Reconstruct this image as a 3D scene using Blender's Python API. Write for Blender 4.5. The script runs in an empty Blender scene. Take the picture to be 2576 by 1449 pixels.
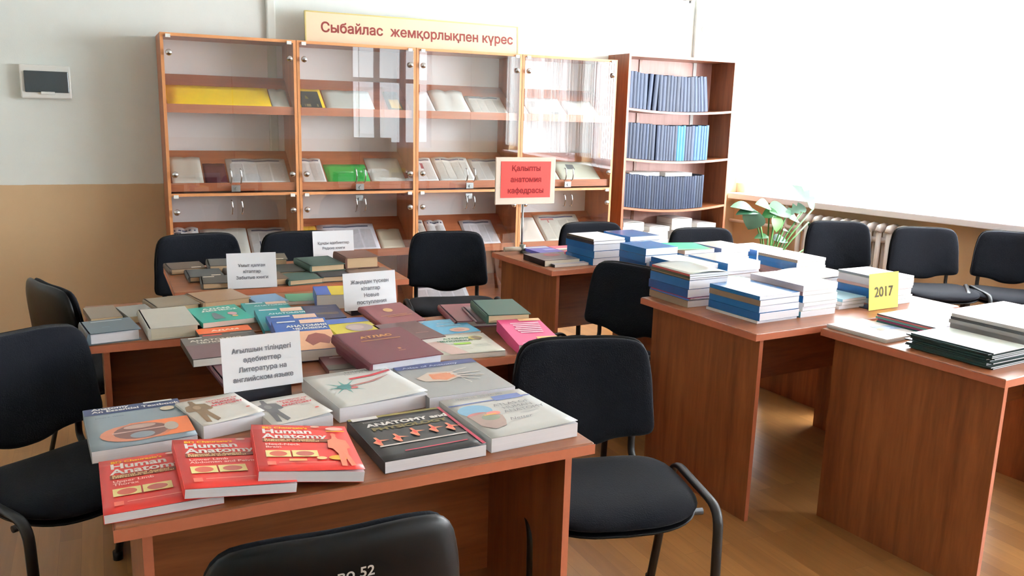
import bpy, math, random
from mathutils import Matrix, Vector
from math import sin, cos, pi, radians, sqrt

scene = bpy.context.scene
col = scene.collection
PI = pi

# ------------------------------------------------------------------ camera
cam_d = bpy.data.cameras.new('camera')
cam = bpy.data.objects.new('camera', cam_d)
col.objects.link(cam)
cam_d.sensor_width = 36.0
cam_d.lens = 2129.0 / 2576.0 * 36.0
cam_d.clip_start = 0.05
cam.matrix_world = Matrix((
    (0.900246, 0.063761, -0.430688, 0.000),
    (-0.434541, 0.193050, -0.879719, 0.000),
    (0.027053, 0.979115, 0.201499, 1.500),
    (0, 0, 0, 1)))
scene.camera = cam

# ------------------------------------------------------------------ world and light
world = bpy.data.worlds.new('world')
scene.world = world
world.use_nodes = True
wn = world.node_tree
bg = wn.nodes['Background']
bg.inputs[0].default_value = (0.80, 0.90, 1.0, 1)
bg.inputs[1].default_value = 3.0

def area(name, loc, rot, sx, sy, power, color):
    l = bpy.data.lights.new(name, 'AREA')
    l.shape = 'RECTANGLE'; l.size = sx; l.size_y = sy
    l.energy = power; l.color = color
    o = bpy.data.objects.new(name, l); col.objects.link(o)
    o.location = loc; o.rotation_euler = rot
    return o

# window wall frame: local x runs along the wall towards the viewer, local y points outdoors
WX, WY = 5.128, 5.97
WROT = math.atan2(-0.9842, 0.1772)
def wpt(a, b, z):
    return (WX + a * 0.1772 + b * 0.9842, WY - a * 0.9842 + b * 0.1772, z)
# area lamps standing in for daylight outside the side window and the invented rear one
area('daylight_side', wpt(4.4, 1.5, 1.9), (PI / 2, 0, WROT + PI), 9.0, 2.6, 7200, (0.86, 0.93, 1.0))
area('daylight_rear', (4.6, -4.4, 1.9), (PI / 2, 0, 0), 3.2, 2.4, 90, (0.93, 0.96, 1.0))

vs = scene.view_settings
vs.view_transform = 'Standard'
vs.look = 'None'
vs.exposure = 0.12
vs.gamma = 1.0
vs.use_curve_mapping = False
scene.cycles.use_denoising = True
scene.cycles.max_bounces = 10
scene.cycles.diffuse_bounces = 5
scene.cycles.transparent_max_bounces = 16
scene.cycles.sample_clamp_indirect = 8.0

# ------------------------------------------------------------------ materials
def lin(c):
    return tuple(((v / 255.0) / 12.92 if v / 255.0 <= 0.04045 else ((v / 255.0 + 0.055) / 1.055) ** 2.4) for v in c)

MATS = {}
def base_mat(key):
    m = bpy.data.materials.new(key)
    m.use_nodes = True
    nt = m.node_tree
    return m, nt, nt.nodes['Principled BSDF']

def N(nt, t, **kw):
    n = nt.nodes.new(t)
    for k, v in kw.items():
        setattr(n, k, v)
    return n

def mat(rgb, rough=0.55, spec=0.4, var=0.06, scale=30.0, bump=0.0, metal=0.0, sheen=0.0, coat=0.0):
    """plain procedural surface: one colour with fine noise variation"""
    key = 'plain_%s_%s_%s_%s_%s_%s_%s_%s' % (rgb, rough, spec, var, scale, bump, metal, sheen)
    if key in MATS: return MATS[key]
    m, nt, p = base_mat('surface')
    c = lin(rgb)
    tc = N(nt, 'ShaderNodeTexCoord')
    no = N(nt, 'ShaderNodeTexNoise'); no.inputs['Scale'].default_value = scale; no.inputs['Detail'].default_value = 4
    nt.links.new(tc.outputs['Object'], no.inputs['Vector'])
    r = N(nt, 'ShaderNodeMapRange')
    r.inputs['To Min'].default_value = 1 - var; r.inputs['To Max'].default_value = 1 + var
    nt.links.new(no.outputs['Fac'], r.inputs['Value'])
    h = N(nt, 'ShaderNodeHueSaturation'); h.inputs['Color'].default_value = (*c, 1)
    nt.links.new(r.outputs['Result'], h.inputs['Value'])
    nt.links.new(h.outputs['Color'], p.inputs['Base Color'])
    p.inputs['Roughness'].default_value = rough
    p.inputs['Specular IOR Level'].default_value = spec
    p.inputs['Metallic'].default_value = metal
    if sheen:
        p.inputs['Sheen Weight'].default_value = sheen
        p.inputs['Sheen Roughness'].default_value = 0.4
    if bump:
        b = N(nt, 'ShaderNodeBump'); b.inputs['Strength'].default_value = bump; b.inputs['Distance'].default_value = 0.002
        nt.links.new(no.outputs['Fac'], b.inputs['Height']); nt.links.new(b.outputs['Normal'], p.inputs['Normal'])
    MATS[key] = m
    return m

def wood(rgb1, rgb2, stretch=(1.5, 14, 14), rough=0.35, spec=0.45):
    key = 'wood_%s_%s_%s_%s' % (rgb1, rgb2, stretch, rough)
    if key in MATS: return MATS[key]
    m, nt, p = base_mat('laminate_wood')
    tc = N(nt, 'ShaderNodeTexCoord')
    mp = N(nt, 'ShaderNodeMapping'); mp.inputs['Scale'].default_value = stretch
    nt.links.new(tc.outputs['Object'], mp.inputs['Vector'])
    n1 = N(nt, 'ShaderNodeTexNoise'); n1.inputs['Scale'].default_value = 1.0; n1.inputs['Detail'].default_value = 6; n1.inputs['Roughness'].default_value = 0.6; n1.inputs['Distortion'].default_value = 0.6
    nt.links.new(mp.outputs['Vector'], n1.inputs['Vector'])
    n2 = N(nt, 'ShaderNodeTexNoise'); n2.inputs['Scale'].default_value = 7.0; n2.inputs['Detail'].default_value = 3
    nt.links.new(mp.outputs['Vector'], n2.inputs['Vector'])
    ad = N(nt, 'ShaderNodeMath', operation='MULTIPLY_ADD'); ad.inputs[1].default_value = 0.3
    nt.links.new(n2.outputs['Fac'], ad.inputs[0]); nt.links.new(n1.outputs['Fac'], ad.inputs[2])
    cr = N(nt, 'ShaderNodeValToRGB')
    cr.color_ramp.elements[0].position = 0.45; cr.color_ramp.elements[0].color = (*lin(rgb1), 1)
    cr.color_ramp.elements[1].position = 0.85; cr.color_ramp.elements[1].color = (*lin(rgb2), 1)
    nt.links.new(ad.outputs[0], cr.inputs['Fac']); nt.links.new(cr.outputs['Color'], p.inputs['Base Color'])
    p.inputs['Roughness'].default_value = rough
    p.inputs['Specular IOR Level'].default_value = spec
    MATS[key] = m
    return m

def glass_mat():
    if 'glass' in MATS: return MATS['glass']
    m = bpy.data.materials.new('clear_glass'); m.use_nodes = True
    nt = m.node_tree; nt.nodes.clear()
    out = N(nt, 'ShaderNodeOutputMaterial'); mix = N(nt, 'ShaderNodeMixShader')
    tr = N(nt, 'ShaderNodeBsdfTransparent'); tr.inputs['Color'].default_value = (0.99, 0.995, 0.99, 1)
    gl = N(nt, 'ShaderNodeBsdfGlossy'); gl.inputs['Roughness'].default_value = 0.0
    lw = N(nt, 'ShaderNodeLayerWeight')
    pw = N(nt, 'ShaderNodeMath', operation='POWER'); pw.inputs[1].default_value = 5.0
    nt.links.new(lw.outputs['Facing'], pw.inputs[0])
    fr = N(nt, 'ShaderNodeMath', operation='MULTIPLY_ADD'); fr.inputs[1].default_value = 0.93; fr.inputs[2].default_value = 0.055
    nt.links.new(pw.outputs[0], fr.inputs[0])
    nz = N(nt, 'ShaderNodeTexNoise'); nz.inputs['Scale'].default_value = 1.2; nz.inputs['Detail'].default_value = 0
    bp = N(nt, 'ShaderNodeBump'); bp.inputs['Strength'].default_value = 0.06; bp.inputs['Distance'].default_value = 0.03
    tc = N(nt, 'ShaderNodeTexCoord')
    nt.links.new(tc.outputs['Object'], nz.inputs['Vector']); nt.links.new(nz.outputs['Fac'], bp.inputs['Height'])
    nt.links.new(bp.outputs['Normal'], gl.inputs['Normal'])
    nt.links.new(fr.outputs[0], mix.inputs['Fac']); nt.links.new(tr.outputs[0], mix.inputs[1]); nt.links.new(gl.outputs[0], mix.inputs[2])
    nt.links.new(mix.outputs[0], out.inputs['Surface'])
    MATS['glass'] = m
    return m

def blind_mat():
    if 'blind' in MATS: return MATS['blind']
    m = bpy.data.materials.new('blind_fabric'); m.use_nodes = True
    nt = m.node_tree; nt.nodes.clear()
    out = N(nt, 'ShaderNodeOutputMaterial'); mix = N(nt, 'ShaderNodeMixShader'); mix.inputs['Fac'].default_value = 0.5
    d = N(nt, 'ShaderNodeBsdfDiffuse'); t = N(nt, 'ShaderNodeBsdfTranslucent')
    wv = N(nt, 'ShaderNodeTexNoise'); wv.inputs['Scale'].default_value = 120
    cr = N(nt, 'ShaderNodeValToRGB'); cr.color_ramp.elements[0].color = (0.80, 0.78, 0.76, 1); cr.color_ramp.elements[1].color = (0.92, 0.90, 0.88, 1)
    nt.links.new(wv.outputs['Fac'], cr.inputs['Fac'])
    nt.links.new(cr.outputs['Color'], d.inputs['Color']); nt.links.new(cr.outputs['Color'], t.inputs['Color'])
    nt.links.new(d.outputs[0], mix.inputs[1]); nt.links.new(t.outputs[0], mix.inputs[2]); nt.links.new(mix.outputs[0], out.inputs['Surface'])
    MATS['blind'] = m
    return m

def wall_mat():
    if 'wall' in MATS: return MATS['wall']
    m, nt, p = base_mat('painted_plaster')
    tc = N(nt, 'ShaderNodeTexCoord'); geo = N(nt, 'ShaderNodeNewGeometry')
    sep = N(nt, 'ShaderNodeSeparateXYZ'); nt.links.new(geo.outputs['Position'], sep.inputs[0])
    no = N(nt, 'ShaderNodeTexNoise'); no.inputs['Scale'].default_value = 9; no.inputs['Detail'].default_value = 5
    nt.links.new(geo.outputs['Position'], no.inputs['Vector'])
    edge = N(nt, 'ShaderNodeMath', operation='MULTIPLY_ADD'); edge.inputs[1].default_value = 0.008
    nt.links.new(no.outputs['Fac'], edge.inputs[0]); nt.links.new(sep.outputs['Z'], edge.inputs[2])
    gt = N(nt, 'ShaderNodeMath', operation='GREATER_THAN'); gt.inputs[1].default_value = 0.998
    nt.links.new(edge.outputs[0], gt.inputs[0])
    mix = N(nt, 'ShaderNodeMixRGB')
    mix.inputs[1].default_value = (*lin((186, 158, 122)), 1); mix.inputs[2].default_value = (*lin((222, 228, 224)), 1)
    nt.links.new(gt.outputs[0], mix.inputs['Fac'])
    r = N(nt, 'ShaderNodeMapRange'); r.inputs['To Min'].default_value = 0.96; r.inputs['To Max'].default_value = 1.03
    nt.links.new(no.outputs['Fac'], r.inputs['Value'])
    h = N(nt, 'ShaderNodeHueSaturation'); nt.links.new(mix.outputs[0], h.inputs['Color']); nt.links.new(r.outputs[0], h.inputs['Value'])
    nt.links.new(h.outputs[0], p.inputs['Base Color'])
    p.inputs['Roughness'].default_value = 0.7
    n2 = N(nt, 'ShaderNodeTexNoise'); n2.inputs['Scale'].default_value = 180
    nt.links.new(geo.outputs['Position'], n2.inputs['Vector'])
    b = N(nt, 'ShaderNodeBump'); b.inputs['Strength'].default_value = 0.15; b.inputs['Distance'].default_value = 0.002
    nt.links.new(n2.outputs['Fac'], b.inputs['Height']); nt.links.new(b.outputs['Normal'], p.inputs['Normal'])
    MATS['wall'] = m
    return m

def floor_mat():
    m, nt, p = base_mat('printed_linoleum')
    tc = N(nt, 'ShaderNodeTexCoord')
    mp = N(nt, 'ShaderNodeMapping'); mp.inputs['Rotation'].default_value = (0, 0, PI / 2)
    nt.links.new(tc.outputs['Object'], mp.inputs['Vector'])
    br = N(nt, 'ShaderNodeTexBrick')
    br.inputs['Color1'].default_value = (*lin((156, 110, 62)), 1); br.inputs['Color2'].default_value = (*lin((128, 86, 46)), 1)
    br.inputs['Mortar'].default_value = (*lin((128, 86, 46)), 1)
    br.inputs['Scale'].default_value = 1.0; br.inputs['Mortar Size'].default_value = 0.0008; br.inputs['Bias'].default_value = -0.1
    br.inputs['Brick Width'].default_value = 0.62; br.inputs['Row Height'].default_value = 0.068
    nt.links.new(mp.outputs['Vector'], br.inputs['Vector'])
    m2 = N(nt, 'ShaderNodeMapping'); m2.inputs['Scale'].default_value = (40, 3, 1)
    nt.links.new(tc.outputs['Object'], m2.inputs['Vector'])
    no = N(nt, 'ShaderNodeTexNoise'); no.inputs['Scale'].default_value = 1; no.inputs['Detail'].default_value = 5
    nt.links.new(m2.outputs['Vector'], no.inputs['Vector'])
    r = N(nt, 'ShaderNodeMapRange'); r.inputs['To Min'].default_value = 0.72; r.inputs['To Max'].default_value = 1.25
    nt.links.new(no.outputs['Fac'], r.inputs['Value'])
    h = N(nt, 'ShaderNodeHueSaturation'); nt.links.new(br.outputs['Color'], h.inputs['Color']); nt.links.new(r.outputs[0], h.inputs['Value'])
    nt.links.new(h.outputs[0], p.inputs['Base Color'])
    p.inputs['Roughness'].default_value = 0.32; p.inputs['Specular IOR Level'].default_value = 0.4
    return m

def page_mat(rgb=(226, 224, 218)):
    """page edges: fine horizontal lines across the block"""
    key = 'page_%s' % (rgb,)
    if key in MATS: return MATS[key]
    m, nt, p = base_mat('page_edges')
    tc = N(nt, 'ShaderNodeTexCoord')
    mp = N(nt, 'ShaderNodeMapping'); mp.inputs['Scale'].default_value = (4, 4, 900)
    nt.links.new(tc.outputs['Object'], mp.inputs['Vector'])
    no = N(nt, 'ShaderNodeTexNoise'); no.inputs['Scale'].default_value = 1; no.inputs['Detail'].default_value = 2
    nt.links.new(mp.outputs['Vector'], no.inputs['Vector'])
    r = N(nt, 'ShaderNodeMapRange'); r.inputs['To Min'].default_value = 0.88; r.inputs['To Max'].default_value = 1.06
    nt.links.new(no.outputs['Fac'], r.inputs['Value'])
    h = N(nt, 'ShaderNodeHueSaturation'); h.inputs['Color'].default_value = (*lin(rgb), 1)
    nt.links.new(r.outputs[0], h.inputs['Value']); nt.links.new(h.outputs[0], p.inputs['Base Color'])
    p.inputs['Roughness'].default_value = 0.8
    MATS[key] = m
    return m

CH1, CH2 = (108, 60, 34), (150, 90, 52)
W_X = wood(CH1, CH2, (1.2, 13, 13))
W_Z = wood(CH1, CH2, (13, 13, 1.2))
W_Y = wood(CH1, CH2, (13, 1.2, 13))
W_CX = wood((138, 78, 50), (168, 100, 66), (1.2, 14, 14), 0.4)
W_CZ = wood((150, 88, 56), (178, 110, 72), (14, 14, 1.2), 0.4)
EDGE = mat((190, 130, 82), 0.45, 0.4, 0.08, 60)
EDGE_T = mat((172, 100, 72), 0.4, 0.45, 0.08, 60)
CHROME = mat((210, 212, 215), 0.15, 0.5, 0.03, 20, metal=1.0)
STEEL = mat((150, 152, 152), 0.35, 0.5, 0.1, 40, metal=0.8)
FABRIC = mat((16, 18, 25), 0.95, 0.15, 0.25, 260, bump=0.5, sheen=0.06)
PLASTIC = mat((8, 9, 12), 0.38, 0.2, 0.1, 90, bump=0.06)
TUBE = mat((15, 16, 20), 0.42, 0.4, 0.06, 60)
WHITEP = mat((232, 236, 240), 0.7, 0.3, 0.03, 20)
PLASTIC_W = mat((226, 228, 224), 0.4, 0.4, 0.03, 20)
INK = mat((70, 72, 78), 0.7, 0.2, 0.05, 40)
GLASS = glass_mat()

# ------------------------------------------------------------------ mesh helpers
class MB:
    def __init__(self):
        self.v = []; self.f = []; self.m = []; self.s = []
    def add(self, verts, faces, mi=0, smooth=False):
        o = len(self.v); self.v += [tuple(p) for p in verts]
        for f in faces:
            self.f.append([i + o for i in f]); self.m.append(mi); self.s.append(smooth)
        return self
    def box(self, x0, x1, y0, y1, z0, z1, mi=0):
        v = [(x0, y0, z0), (x1, y0, z0), (x1, y1, z0), (x0, y1, z0), (x0, y0, z1), (x1, y0, z1), (x1, y1, z1), (x0, y1, z1)]
        f = [(0, 3, 2, 1), (4, 5, 6, 7), (0, 1, 5, 4), (1, 2, 6, 5), (2, 3, 7, 6), (3, 0, 4, 7)]
        return self.add(v, f, mi)
    def prism(self, pts, axis, a0, a1, mi=0):
        """extrude a 2-D outline (counter-clockwise) along an axis"""
        n = len(pts)
        def P(p, a):
            if axis == 'x': return (a, p[0], p[1])
            if axis == 'y': return (p[0], a, p[1])
            return (p[0], p[1], a)
        v = [P(p, a0) for p in pts] + [P(p, a1) for p in pts]
        f = [list(range(n))[::-1], [i + n for i in range(n)]] + [(i, (i + 1) % n, (i + 1) % n + n, i + n) for i in range(n)]
        return self.add(v, f, mi)
    def cyl(self, c, r, h, axis='z', seg=16, mi=0, r2=None):
        r2 = r if r2 is None else r2
        def P(a, rr, t):
            x, y = rr * cos(a), rr * sin(a)
            return {'z': (c[0] + x, c[1] + y, c[2] + t), 'y': (c[0] + x, c[1] + t, c[2] + y), 'x': (c[0] + t, c[1] + x, c[2] + y)}[axis]
        v = [P(2 * PI * i / seg, r, 0) for i in range(seg)] + [P(2 * PI * i / seg, r2, h) for i in range(seg)]
        self.add(v, [(i, (i + 1) % seg, (i + 1) % seg + seg, i + seg) for i in range(seg)], mi, True)
        o = len(self.v) - 2 * seg
        self.f += [list(range(o, o + seg))[::-1], list(range(o + seg, o + 2 * seg))]; self.m += [mi, mi]; self.s += [False, False]
        return self
    def dome(self, c, r, flat, axis='y', sgn=-1, mi=0, seg=14, rings=5):
        v = []; f = []
        for j in range(rings + 1):
            t = j / rings * PI / 2
            rr, h = r * cos(t), sgn * flat * sin(t)
            for i in range(seg):
                a = 2 * PI * i / seg
                x, y = rr * cos(a), rr * sin(a)
                v.append({'z': (c[0] + x, c[1] + y, c[2] + h), 'y': (c[0] + x, c[1] + h, c[2] + y), 'x': (c[0] + h, c[1] + x, c[2] + y)}[axis])
        for j in range(rings):
            for i in range(seg):
                f.append((j * seg + i, j * seg + (i + 1) % seg, (j + 1) * seg + (i + 1) % seg, (j + 1) * seg + i))
        return self.add(v, f, mi, True)
    def tube(self, pts, r, seg=10, mi=0, ry=None, fillet=0.0, closed=False):
        pts = [Vector(p) for p in pts]
        if fillet:
            q = [pts[0]]
            for i in range(1, len(pts) - 1):
                a, b, c = pts[i - 1], pts[i], pts[i + 1]
                fl = min(fillet, (a - b).length * 0.48, (c - b).length * 0.48)
                p0 = b + (a - b).normalized() * fl; p2 = b + (c - b).normalized() * fl
                for k in range(7):
                    t = k / 6
                    q.append(p0 * (1 - t) ** 2 + b * 2 * t * (1 - t) + p2 * t * t)
            q.append(pts[-1]); pts = q
        n = len(pts); ry = ry or r
        v = []; f = []; up = None
        for i, p in enumerate(pts):
            d = (pts[min(i + 1, n - 1)] - pts[max(i - 1, 0)]).normalized()
            if up is None:
                up = Vector((0, 0, 1)) if abs(d.z) < 0.9 else Vector((1, 0, 0))
            side = d.cross(up).normalized(); up = side.cross(d).normalized()
            for k in range(seg):
                a = 2 * PI * k / seg
                v.append(p + side * (r * cos(a)) + up * (ry * sin(a)))
        for i in range(n - 1):
            for k in range(seg):
                f.append((i * seg + k, i * seg + (k + 1) % seg, (i + 1) * seg + (k + 1) % seg, (i + 1) * seg + k))
        self.add(v, f, mi, True)
        o = len(self.v) - n * seg
        self.f += [list(range(o, o + seg))[::-1], list(range(o + (n - 1) * seg, o + n * seg))]; self.m += [mi, mi]; self.s += [False, False]
        return self
    def mesh(self, name, mats):
        me = bpy.data.meshes.new(name)
        me.from_pydata(self.v, [], self.f)
        for mt in (mats if isinstance(mats, (list, tuple)) else [mats]):
            me.materials.append(mt)
        me.polygons.foreach_set('material_index', self.m)
        me.polygons.foreach_set('use_smooth', self.s)
        me.update()
        return me
    def build(self, name, mats, parent=None, loc=(0, 0, 0), rot=(0, 0, 0)):
        return link(name, self.mesh(name, mats), parent, loc, rot)

def link(name, data, parent=None, loc=(0, 0, 0), rot=(0, 0, 0)):
    o = bpy.data.objects.new(name, data)
    col.objects.link(o)
    o.location = loc; o.rotation_euler = rot
    if parent is not None: o.parent = parent
    return o

def tag(o, label, cat, group=None, kind=None):
    o['label'] = label; o['category'] = cat
    if group: o['group'] = group
    if kind: o['kind'] = kind
    return o
def struct(o):
    o['kind'] = 'structure'
    return o
def bevel(o, w=0.003, seg=2):
    b = o.modifiers.new('bevel', 'BEVEL'); b.width = w; b.segments = seg; b.limit_method = 'ANGLE'; b.angle_limit = radians(40)
    return o
def copy_tree(root, loc=None, rot=None):
    c = root.copy(); col.objects.link(c)
    if loc is not None: c.location = loc
    if rot is not None: c.rotation_euler = rot
    for ch in root.children:
        d = ch.copy(); col.objects.link(d); d.parent = c
        for g in ch.children:
            e = g.copy(); col.objects.link(e); e.parent = d
    return c

TEXTS = {}
from mathutils.geometry import delaunay_2d_cdt
def loop_area(L):
    return 0.5 * sum(L[i - 1][0] * L[i][1] - L[i][0] * L[i - 1][1] for i in range(len(L)))
def winding(x, y, loops):
    w = 0
    for L in loops:
        for i in range(len(L)):
            x0, y0 = L[i - 1]; x1, y1 = L[i]
            if (y0 <= y) != (y1 <= y):
                t = (y - y0) / (y1 - y0)
                if x < x0 + t * (x1 - x0): w += 1 if y1 > y0 else -1
    return w
def fill_glyph(loops, offset):
    """fill the outlines of one glyph by winding number, optionally emboldened"""
    if offset:
        grown = []
        for L in loops:
            n = len(L); s = math.copysign(1, loop_area(L)); N_ = []
            for i in range(n):
                x0, y0 = L[i - 1]; x1, y1 = L[i]; x2, y2 = L[(i + 1) % n]
                ax, ay = (y1 - y0) * s, (x0 - x1) * s; bx, by = (y2 - y1) * s, (x1 - x2) * s
                la = math.hypot(ax, ay) or 1e-9; lb = math.hypot(bx, by) or 1e-9
                N_.append((ax / la + bx / lb, ay / la + by / lb))
            hits = 0
            for i in range(0, n, max(1, n // 5)):
                nx_, ny_ = N_[i]; ln = math.hypot(nx_, ny_) or 1
                hits += 1 if winding(L[i][0] - nx_ / ln * offset * 0.3, L[i][1] - ny_ / ln * offset * 0.3, loops) else -1
            d = offset if hits > 0 else -offset
            G = []
            for (x, y), (nx_, ny_) in zip(L, N_):
                ln = math.hypot(nx_, ny_)
                k = d * min(1.6, 2.0 / max(ln, 0.3)) / max(ln, 0.3)
                G.append((x + nx_ * k, y + ny_ * k))
            grown.append(G)
        loops = grown
    co = []; ed = []
    for L in loops:
        n0 = len(co); n = len(L); co += [Vector(q) for q in L]; ed += [(n0 + i, n0 + (i + 1) % n) for i in range(n)]
    v, e, f, _, _, _ = delaunay_2d_cdt(co, ed, [], 0, 1e-7)
    keep = []
    for t in f:
        cx = sum(v[i].x for i in t) / len(t); cy = sum(v[i].y for i in t) / len(t)
        if winding(cx, cy, loops): keep.append(list(t))
    return [(q.x, q.y, 0.0) for q in v], keep
def text_geo(body, size, offset=0.0, align='CENTER', space=1.0, shear=0.0):
    """flat letter shapes as (verts, faces) in the xy plane; overlapping strokes of a glyph are filled one by one"""
    key = (body, size, offset, align, space, shear)
    if key in TEXTS: return TEXTS[key]
    cu = bpy.data.curves.new('letters', 'FONT')
    cu.body = body; cu.size = size; cu.align_x = align; cu.align_y = 'CENTER'
    cu.resolution_u = 3; cu.space_line = space; cu.shear = shear
    cu.fill_mode = 'NONE'
    o = bpy.data.objects.new('letters', cu); col.objects.link(o)
    dg = bpy.context.evaluated_depsgraph_get()
    me = bpy.data.meshes.new_from_object(o.evaluated_get(dg))
    co = [(x.co.x, x.co.y) for x in me.vertices]
    nb = {}
    for e in me.edges:
        a, b = e.vertices
        nb.setdefault(a, []).append(b); nb.setdefault(b, []).append(a)
    seen = set(); loops = []
    for s in range(len(co)):
        if s in seen or s not in nb: continue
        L = [s]; seen.add(s); cur = s
        while True:
            nx = [q for q in nb[cur] if q not in seen]
            if not nx: break
            # follow the stored point order first so the winding is kept
            cur = min(nx, key=lambda q: (q - cur) % len(co)); seen.add(cur); L.append(cur)
        if len(L) > 2: loops.append([co[i] for i in L])
    bpy.data.objects.remove(o); bpy.data.curves.remove(cu); bpy.data.meshes.remove(me)
    # outlines whose boxes overlap sideways belong to one glyph of one line
    boxes = sorted(((min(q[0] for q in L), max(q[0] for q in L), sum(q[1] for q in L) / len(L), L) for L in loops), key=lambda t: t[0])
    groups = []
    lh = size * space
    for x0, x1, yc, L in boxes:
        for g in groups:
            if x0 < g[1] - 1e-6 and abs(yc - g[2]) < lh * 0.62: g[1] = max(g[1], x1); g[3].append(L); break
        else: groups.append([x0, x1, yc, [L]])
    v = []; f = []
    for g in groups:
        vv, ff = fill_glyph(g[3], offset); n0 = len(v)
        v += vv; f += [[k + n0 for k in t] for t in ff]
    TEXTS[key] = (v, f)
    return v, f

# ================================================================== the room
WALL = wall_mat()
XL, YR, ZC = -2.3, -3.2, 3.05
WEND = 9.35                                    # length of the window wall
wx_end, wy_end, _ = wpt(WEND, 0, 0)
o = MB().add([(XL, YR, 0), (wx_end + 0.2, YR, 0), (wx_end + 0.2, WY + 0.2, 0), (XL, WY + 0.2, 0)], [(0, 1, 2, 3)]).build('floor', floor_mat()); struct(o)
o = MB().box(XL, wx_end + 0.3, YR, WY + 0.2, ZC, ZC + 0.1).build('ceiling', mat((236, 236, 232), 0.8, 0.2, 0.02, 5)); struct(o)
o = MB().box(XL, WX + 0.4, WY, WY + 0.15, 0, ZC).build('wall_back', WALL); struct(o)
o = MB().box(XL - 0.15, XL, YR, WY + 0.15, 0, ZC).build('wall_left', WALL); struct(o)
# unseen rear wall, invented; its window is placed for the reflection in the cabinets
RX0, RX1 = 3.9, 5.35
m = MB()
m.box(XL, RX0, YR - 0.2, YR, 0, ZC); m.box(RX1, wx_end + 0.4, YR - 0.2, YR, 0, ZC)
for a_, b_ in ((RX0, RX1),):
    m.box(a_, b_, YR - 0.2, YR, 0, 0.87); m.box(a_, b_, YR - 0.2, YR, 2.62, ZC)
struct(m.build('wall_rear', WALL))
# side wall with the long window
SZ0, SZ1 = 0.84, 2.62
m = MB()
m.box(0, WEND, 0, 0.30, 0, SZ0); m.box(0, WEND, 0, 0.30, SZ1, ZC)
m.box(-0.05, 0.10, 0, 0.30, SZ0, SZ1); m.box(8.9, WEND, 0, 0.30, SZ0, SZ1)
m.box(5.15, 5.45, 0, 0.30, SZ0, SZ1)
struct(m.build('wall_right', WALL, None, (WX, WY, 0), (0, 0, WROT)))

def window(name, loc, rot, x0, x1, z0, z1, n, transom=None, y=0.16):
    root = MB()
    root.box(x0, x1, y, y + 0.06, z0, z0 + 0.09); root.box(x0, x1, y, y + 0.06, z1 - 0.07, z1)
    for k in range(n + 1):
        xc = x0 + (x1 - x0) * k / n
        root.box(max(x0, xc - 0.05), min(x1, xc + 0.05), y, y + 0.06, z0 + 0.09, z1 - 0.07)
    if transom: root.box(x0 + 0.05, x1 - 0.05, y + 0.001, y + 0.059, transom, transom + 0.07)
    o = root.build(name, mat((196, 188, 192), 0.45, 0.4, 0.03, 20), None, loc, rot); struct(o)
    for k in range(n):
        a = x0 + (x1 - x0) * k / n + 0.05; b = x0 + (x1 - x0) * (k + 1) / n - 0.05
        MB().box(a, b, y + 0.025, y + 0.031, z0 + 0.09, z1 - 0.07).build('pane', GLASS, o)
    return o
w1 = window('window_1', (WX, WY, 0), (0, 0, WROT), 0.10, 5.15, SZ0 + 0.02, SZ1, 4)
w2 = window('window_2', (WX, WY, 0), (0, 0, WROT), 5.45, 8.9, SZ0 + 0.02, SZ1, 3)
w3 = window('window_3', (0, YR, 0), (0, 0, 0), RX0, RX1, 0.87, 2.62, 3, 1.95, y=-0.12)
SILL = mat((236, 234, 238), 0.35, 0.5, 0.03, 12)
bevel(MB().box(0.02, 5.17, -0.13, 0.155, SZ0 - 0.02, SZ0 + 0.03).build('window_sill', SILL, w1), 0.006)
bevel(MB().box(5.43, 8.92, -0.13, 0.155, SZ0 - 0.005, SZ0 + 0.03).build('window_sill', SILL, w2), 0.006)
bevel(MB().box(RX0 - 0.03, RX1 + 0.03, YR - 0.19, YR + 0.15, 0.84, 0.875).build('window_sill', SILL, w3), 0.006)
# an open sash standing into the room on the rear window
sash = MB(); sash.box(0, 0.8, -0.025, 0.025, 0, 0.06); sash.box(0, 0.8, -0.025, 0.025, 0.92, 0.98); sash.box(0, 0.06, -0.025, 0.025, 0.06, 0.92); sash.box(0.74, 0.8, -0.025, 0.025, 0.06, 0.92)
sashp = sash.build('open_sash', PLASTIC_W, w3, (4.88, YR + 0.02, 0.95), (0, 0, radians(62)))
MB().box(0.06, 0.74, -0.003, 0.003, 0.06, 0.92).build('pane', GLASS, sashp)

# vertical blinds: each slat a piece of its own
def blinds(name, a0, a1, label):
    root = bevel(MB().box(a0, a1, -0.085, -0.045, 2.585, 2.63).build(name, PLASTIC_W, None, (WX, WY, 0), (0, 0, WROT)), 0.003)
    tag(root, label, 'blinds')
    n = 4
    vs_ = []; fs = []
    w, zb, zt = 0.089, 0.0, 1.625
    for i in range(n + 1):
        t = i / n - 0.5
        yy = 0.010 * (1 - (2 * t) ** 2)
        vs_ += [(t * w, yy, zb), (t * w, yy, zt)]
    for i in range(n): fs.append((2 * i, 2 * i + 2, 2 * i + 3, 2 * i + 1))
    sm = MB().add(vs_, fs, 0, True).mesh('slat', blind_mat())
    rnd = random.Random(3)
    k = 0; a = a0 + 0.045
    while a < a1 - 0.03:
        s = link('slat', sm, root, (a, -0.066 + rnd.uniform(-.003, .003), 0.958), (0, 0, radians(14 + rnd.uniform(-4, 4))))
        a += 0.080; k += 1
    return root
blinds('vertical_blinds', 0.06, 5.2, 'white vertical blinds hanging over the bright window beside the bookcase')
blinds('vertical_blinds', 5.4, 8.95, 'white vertical blinds over the farther window, seen reflected in the cabinets')

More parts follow.
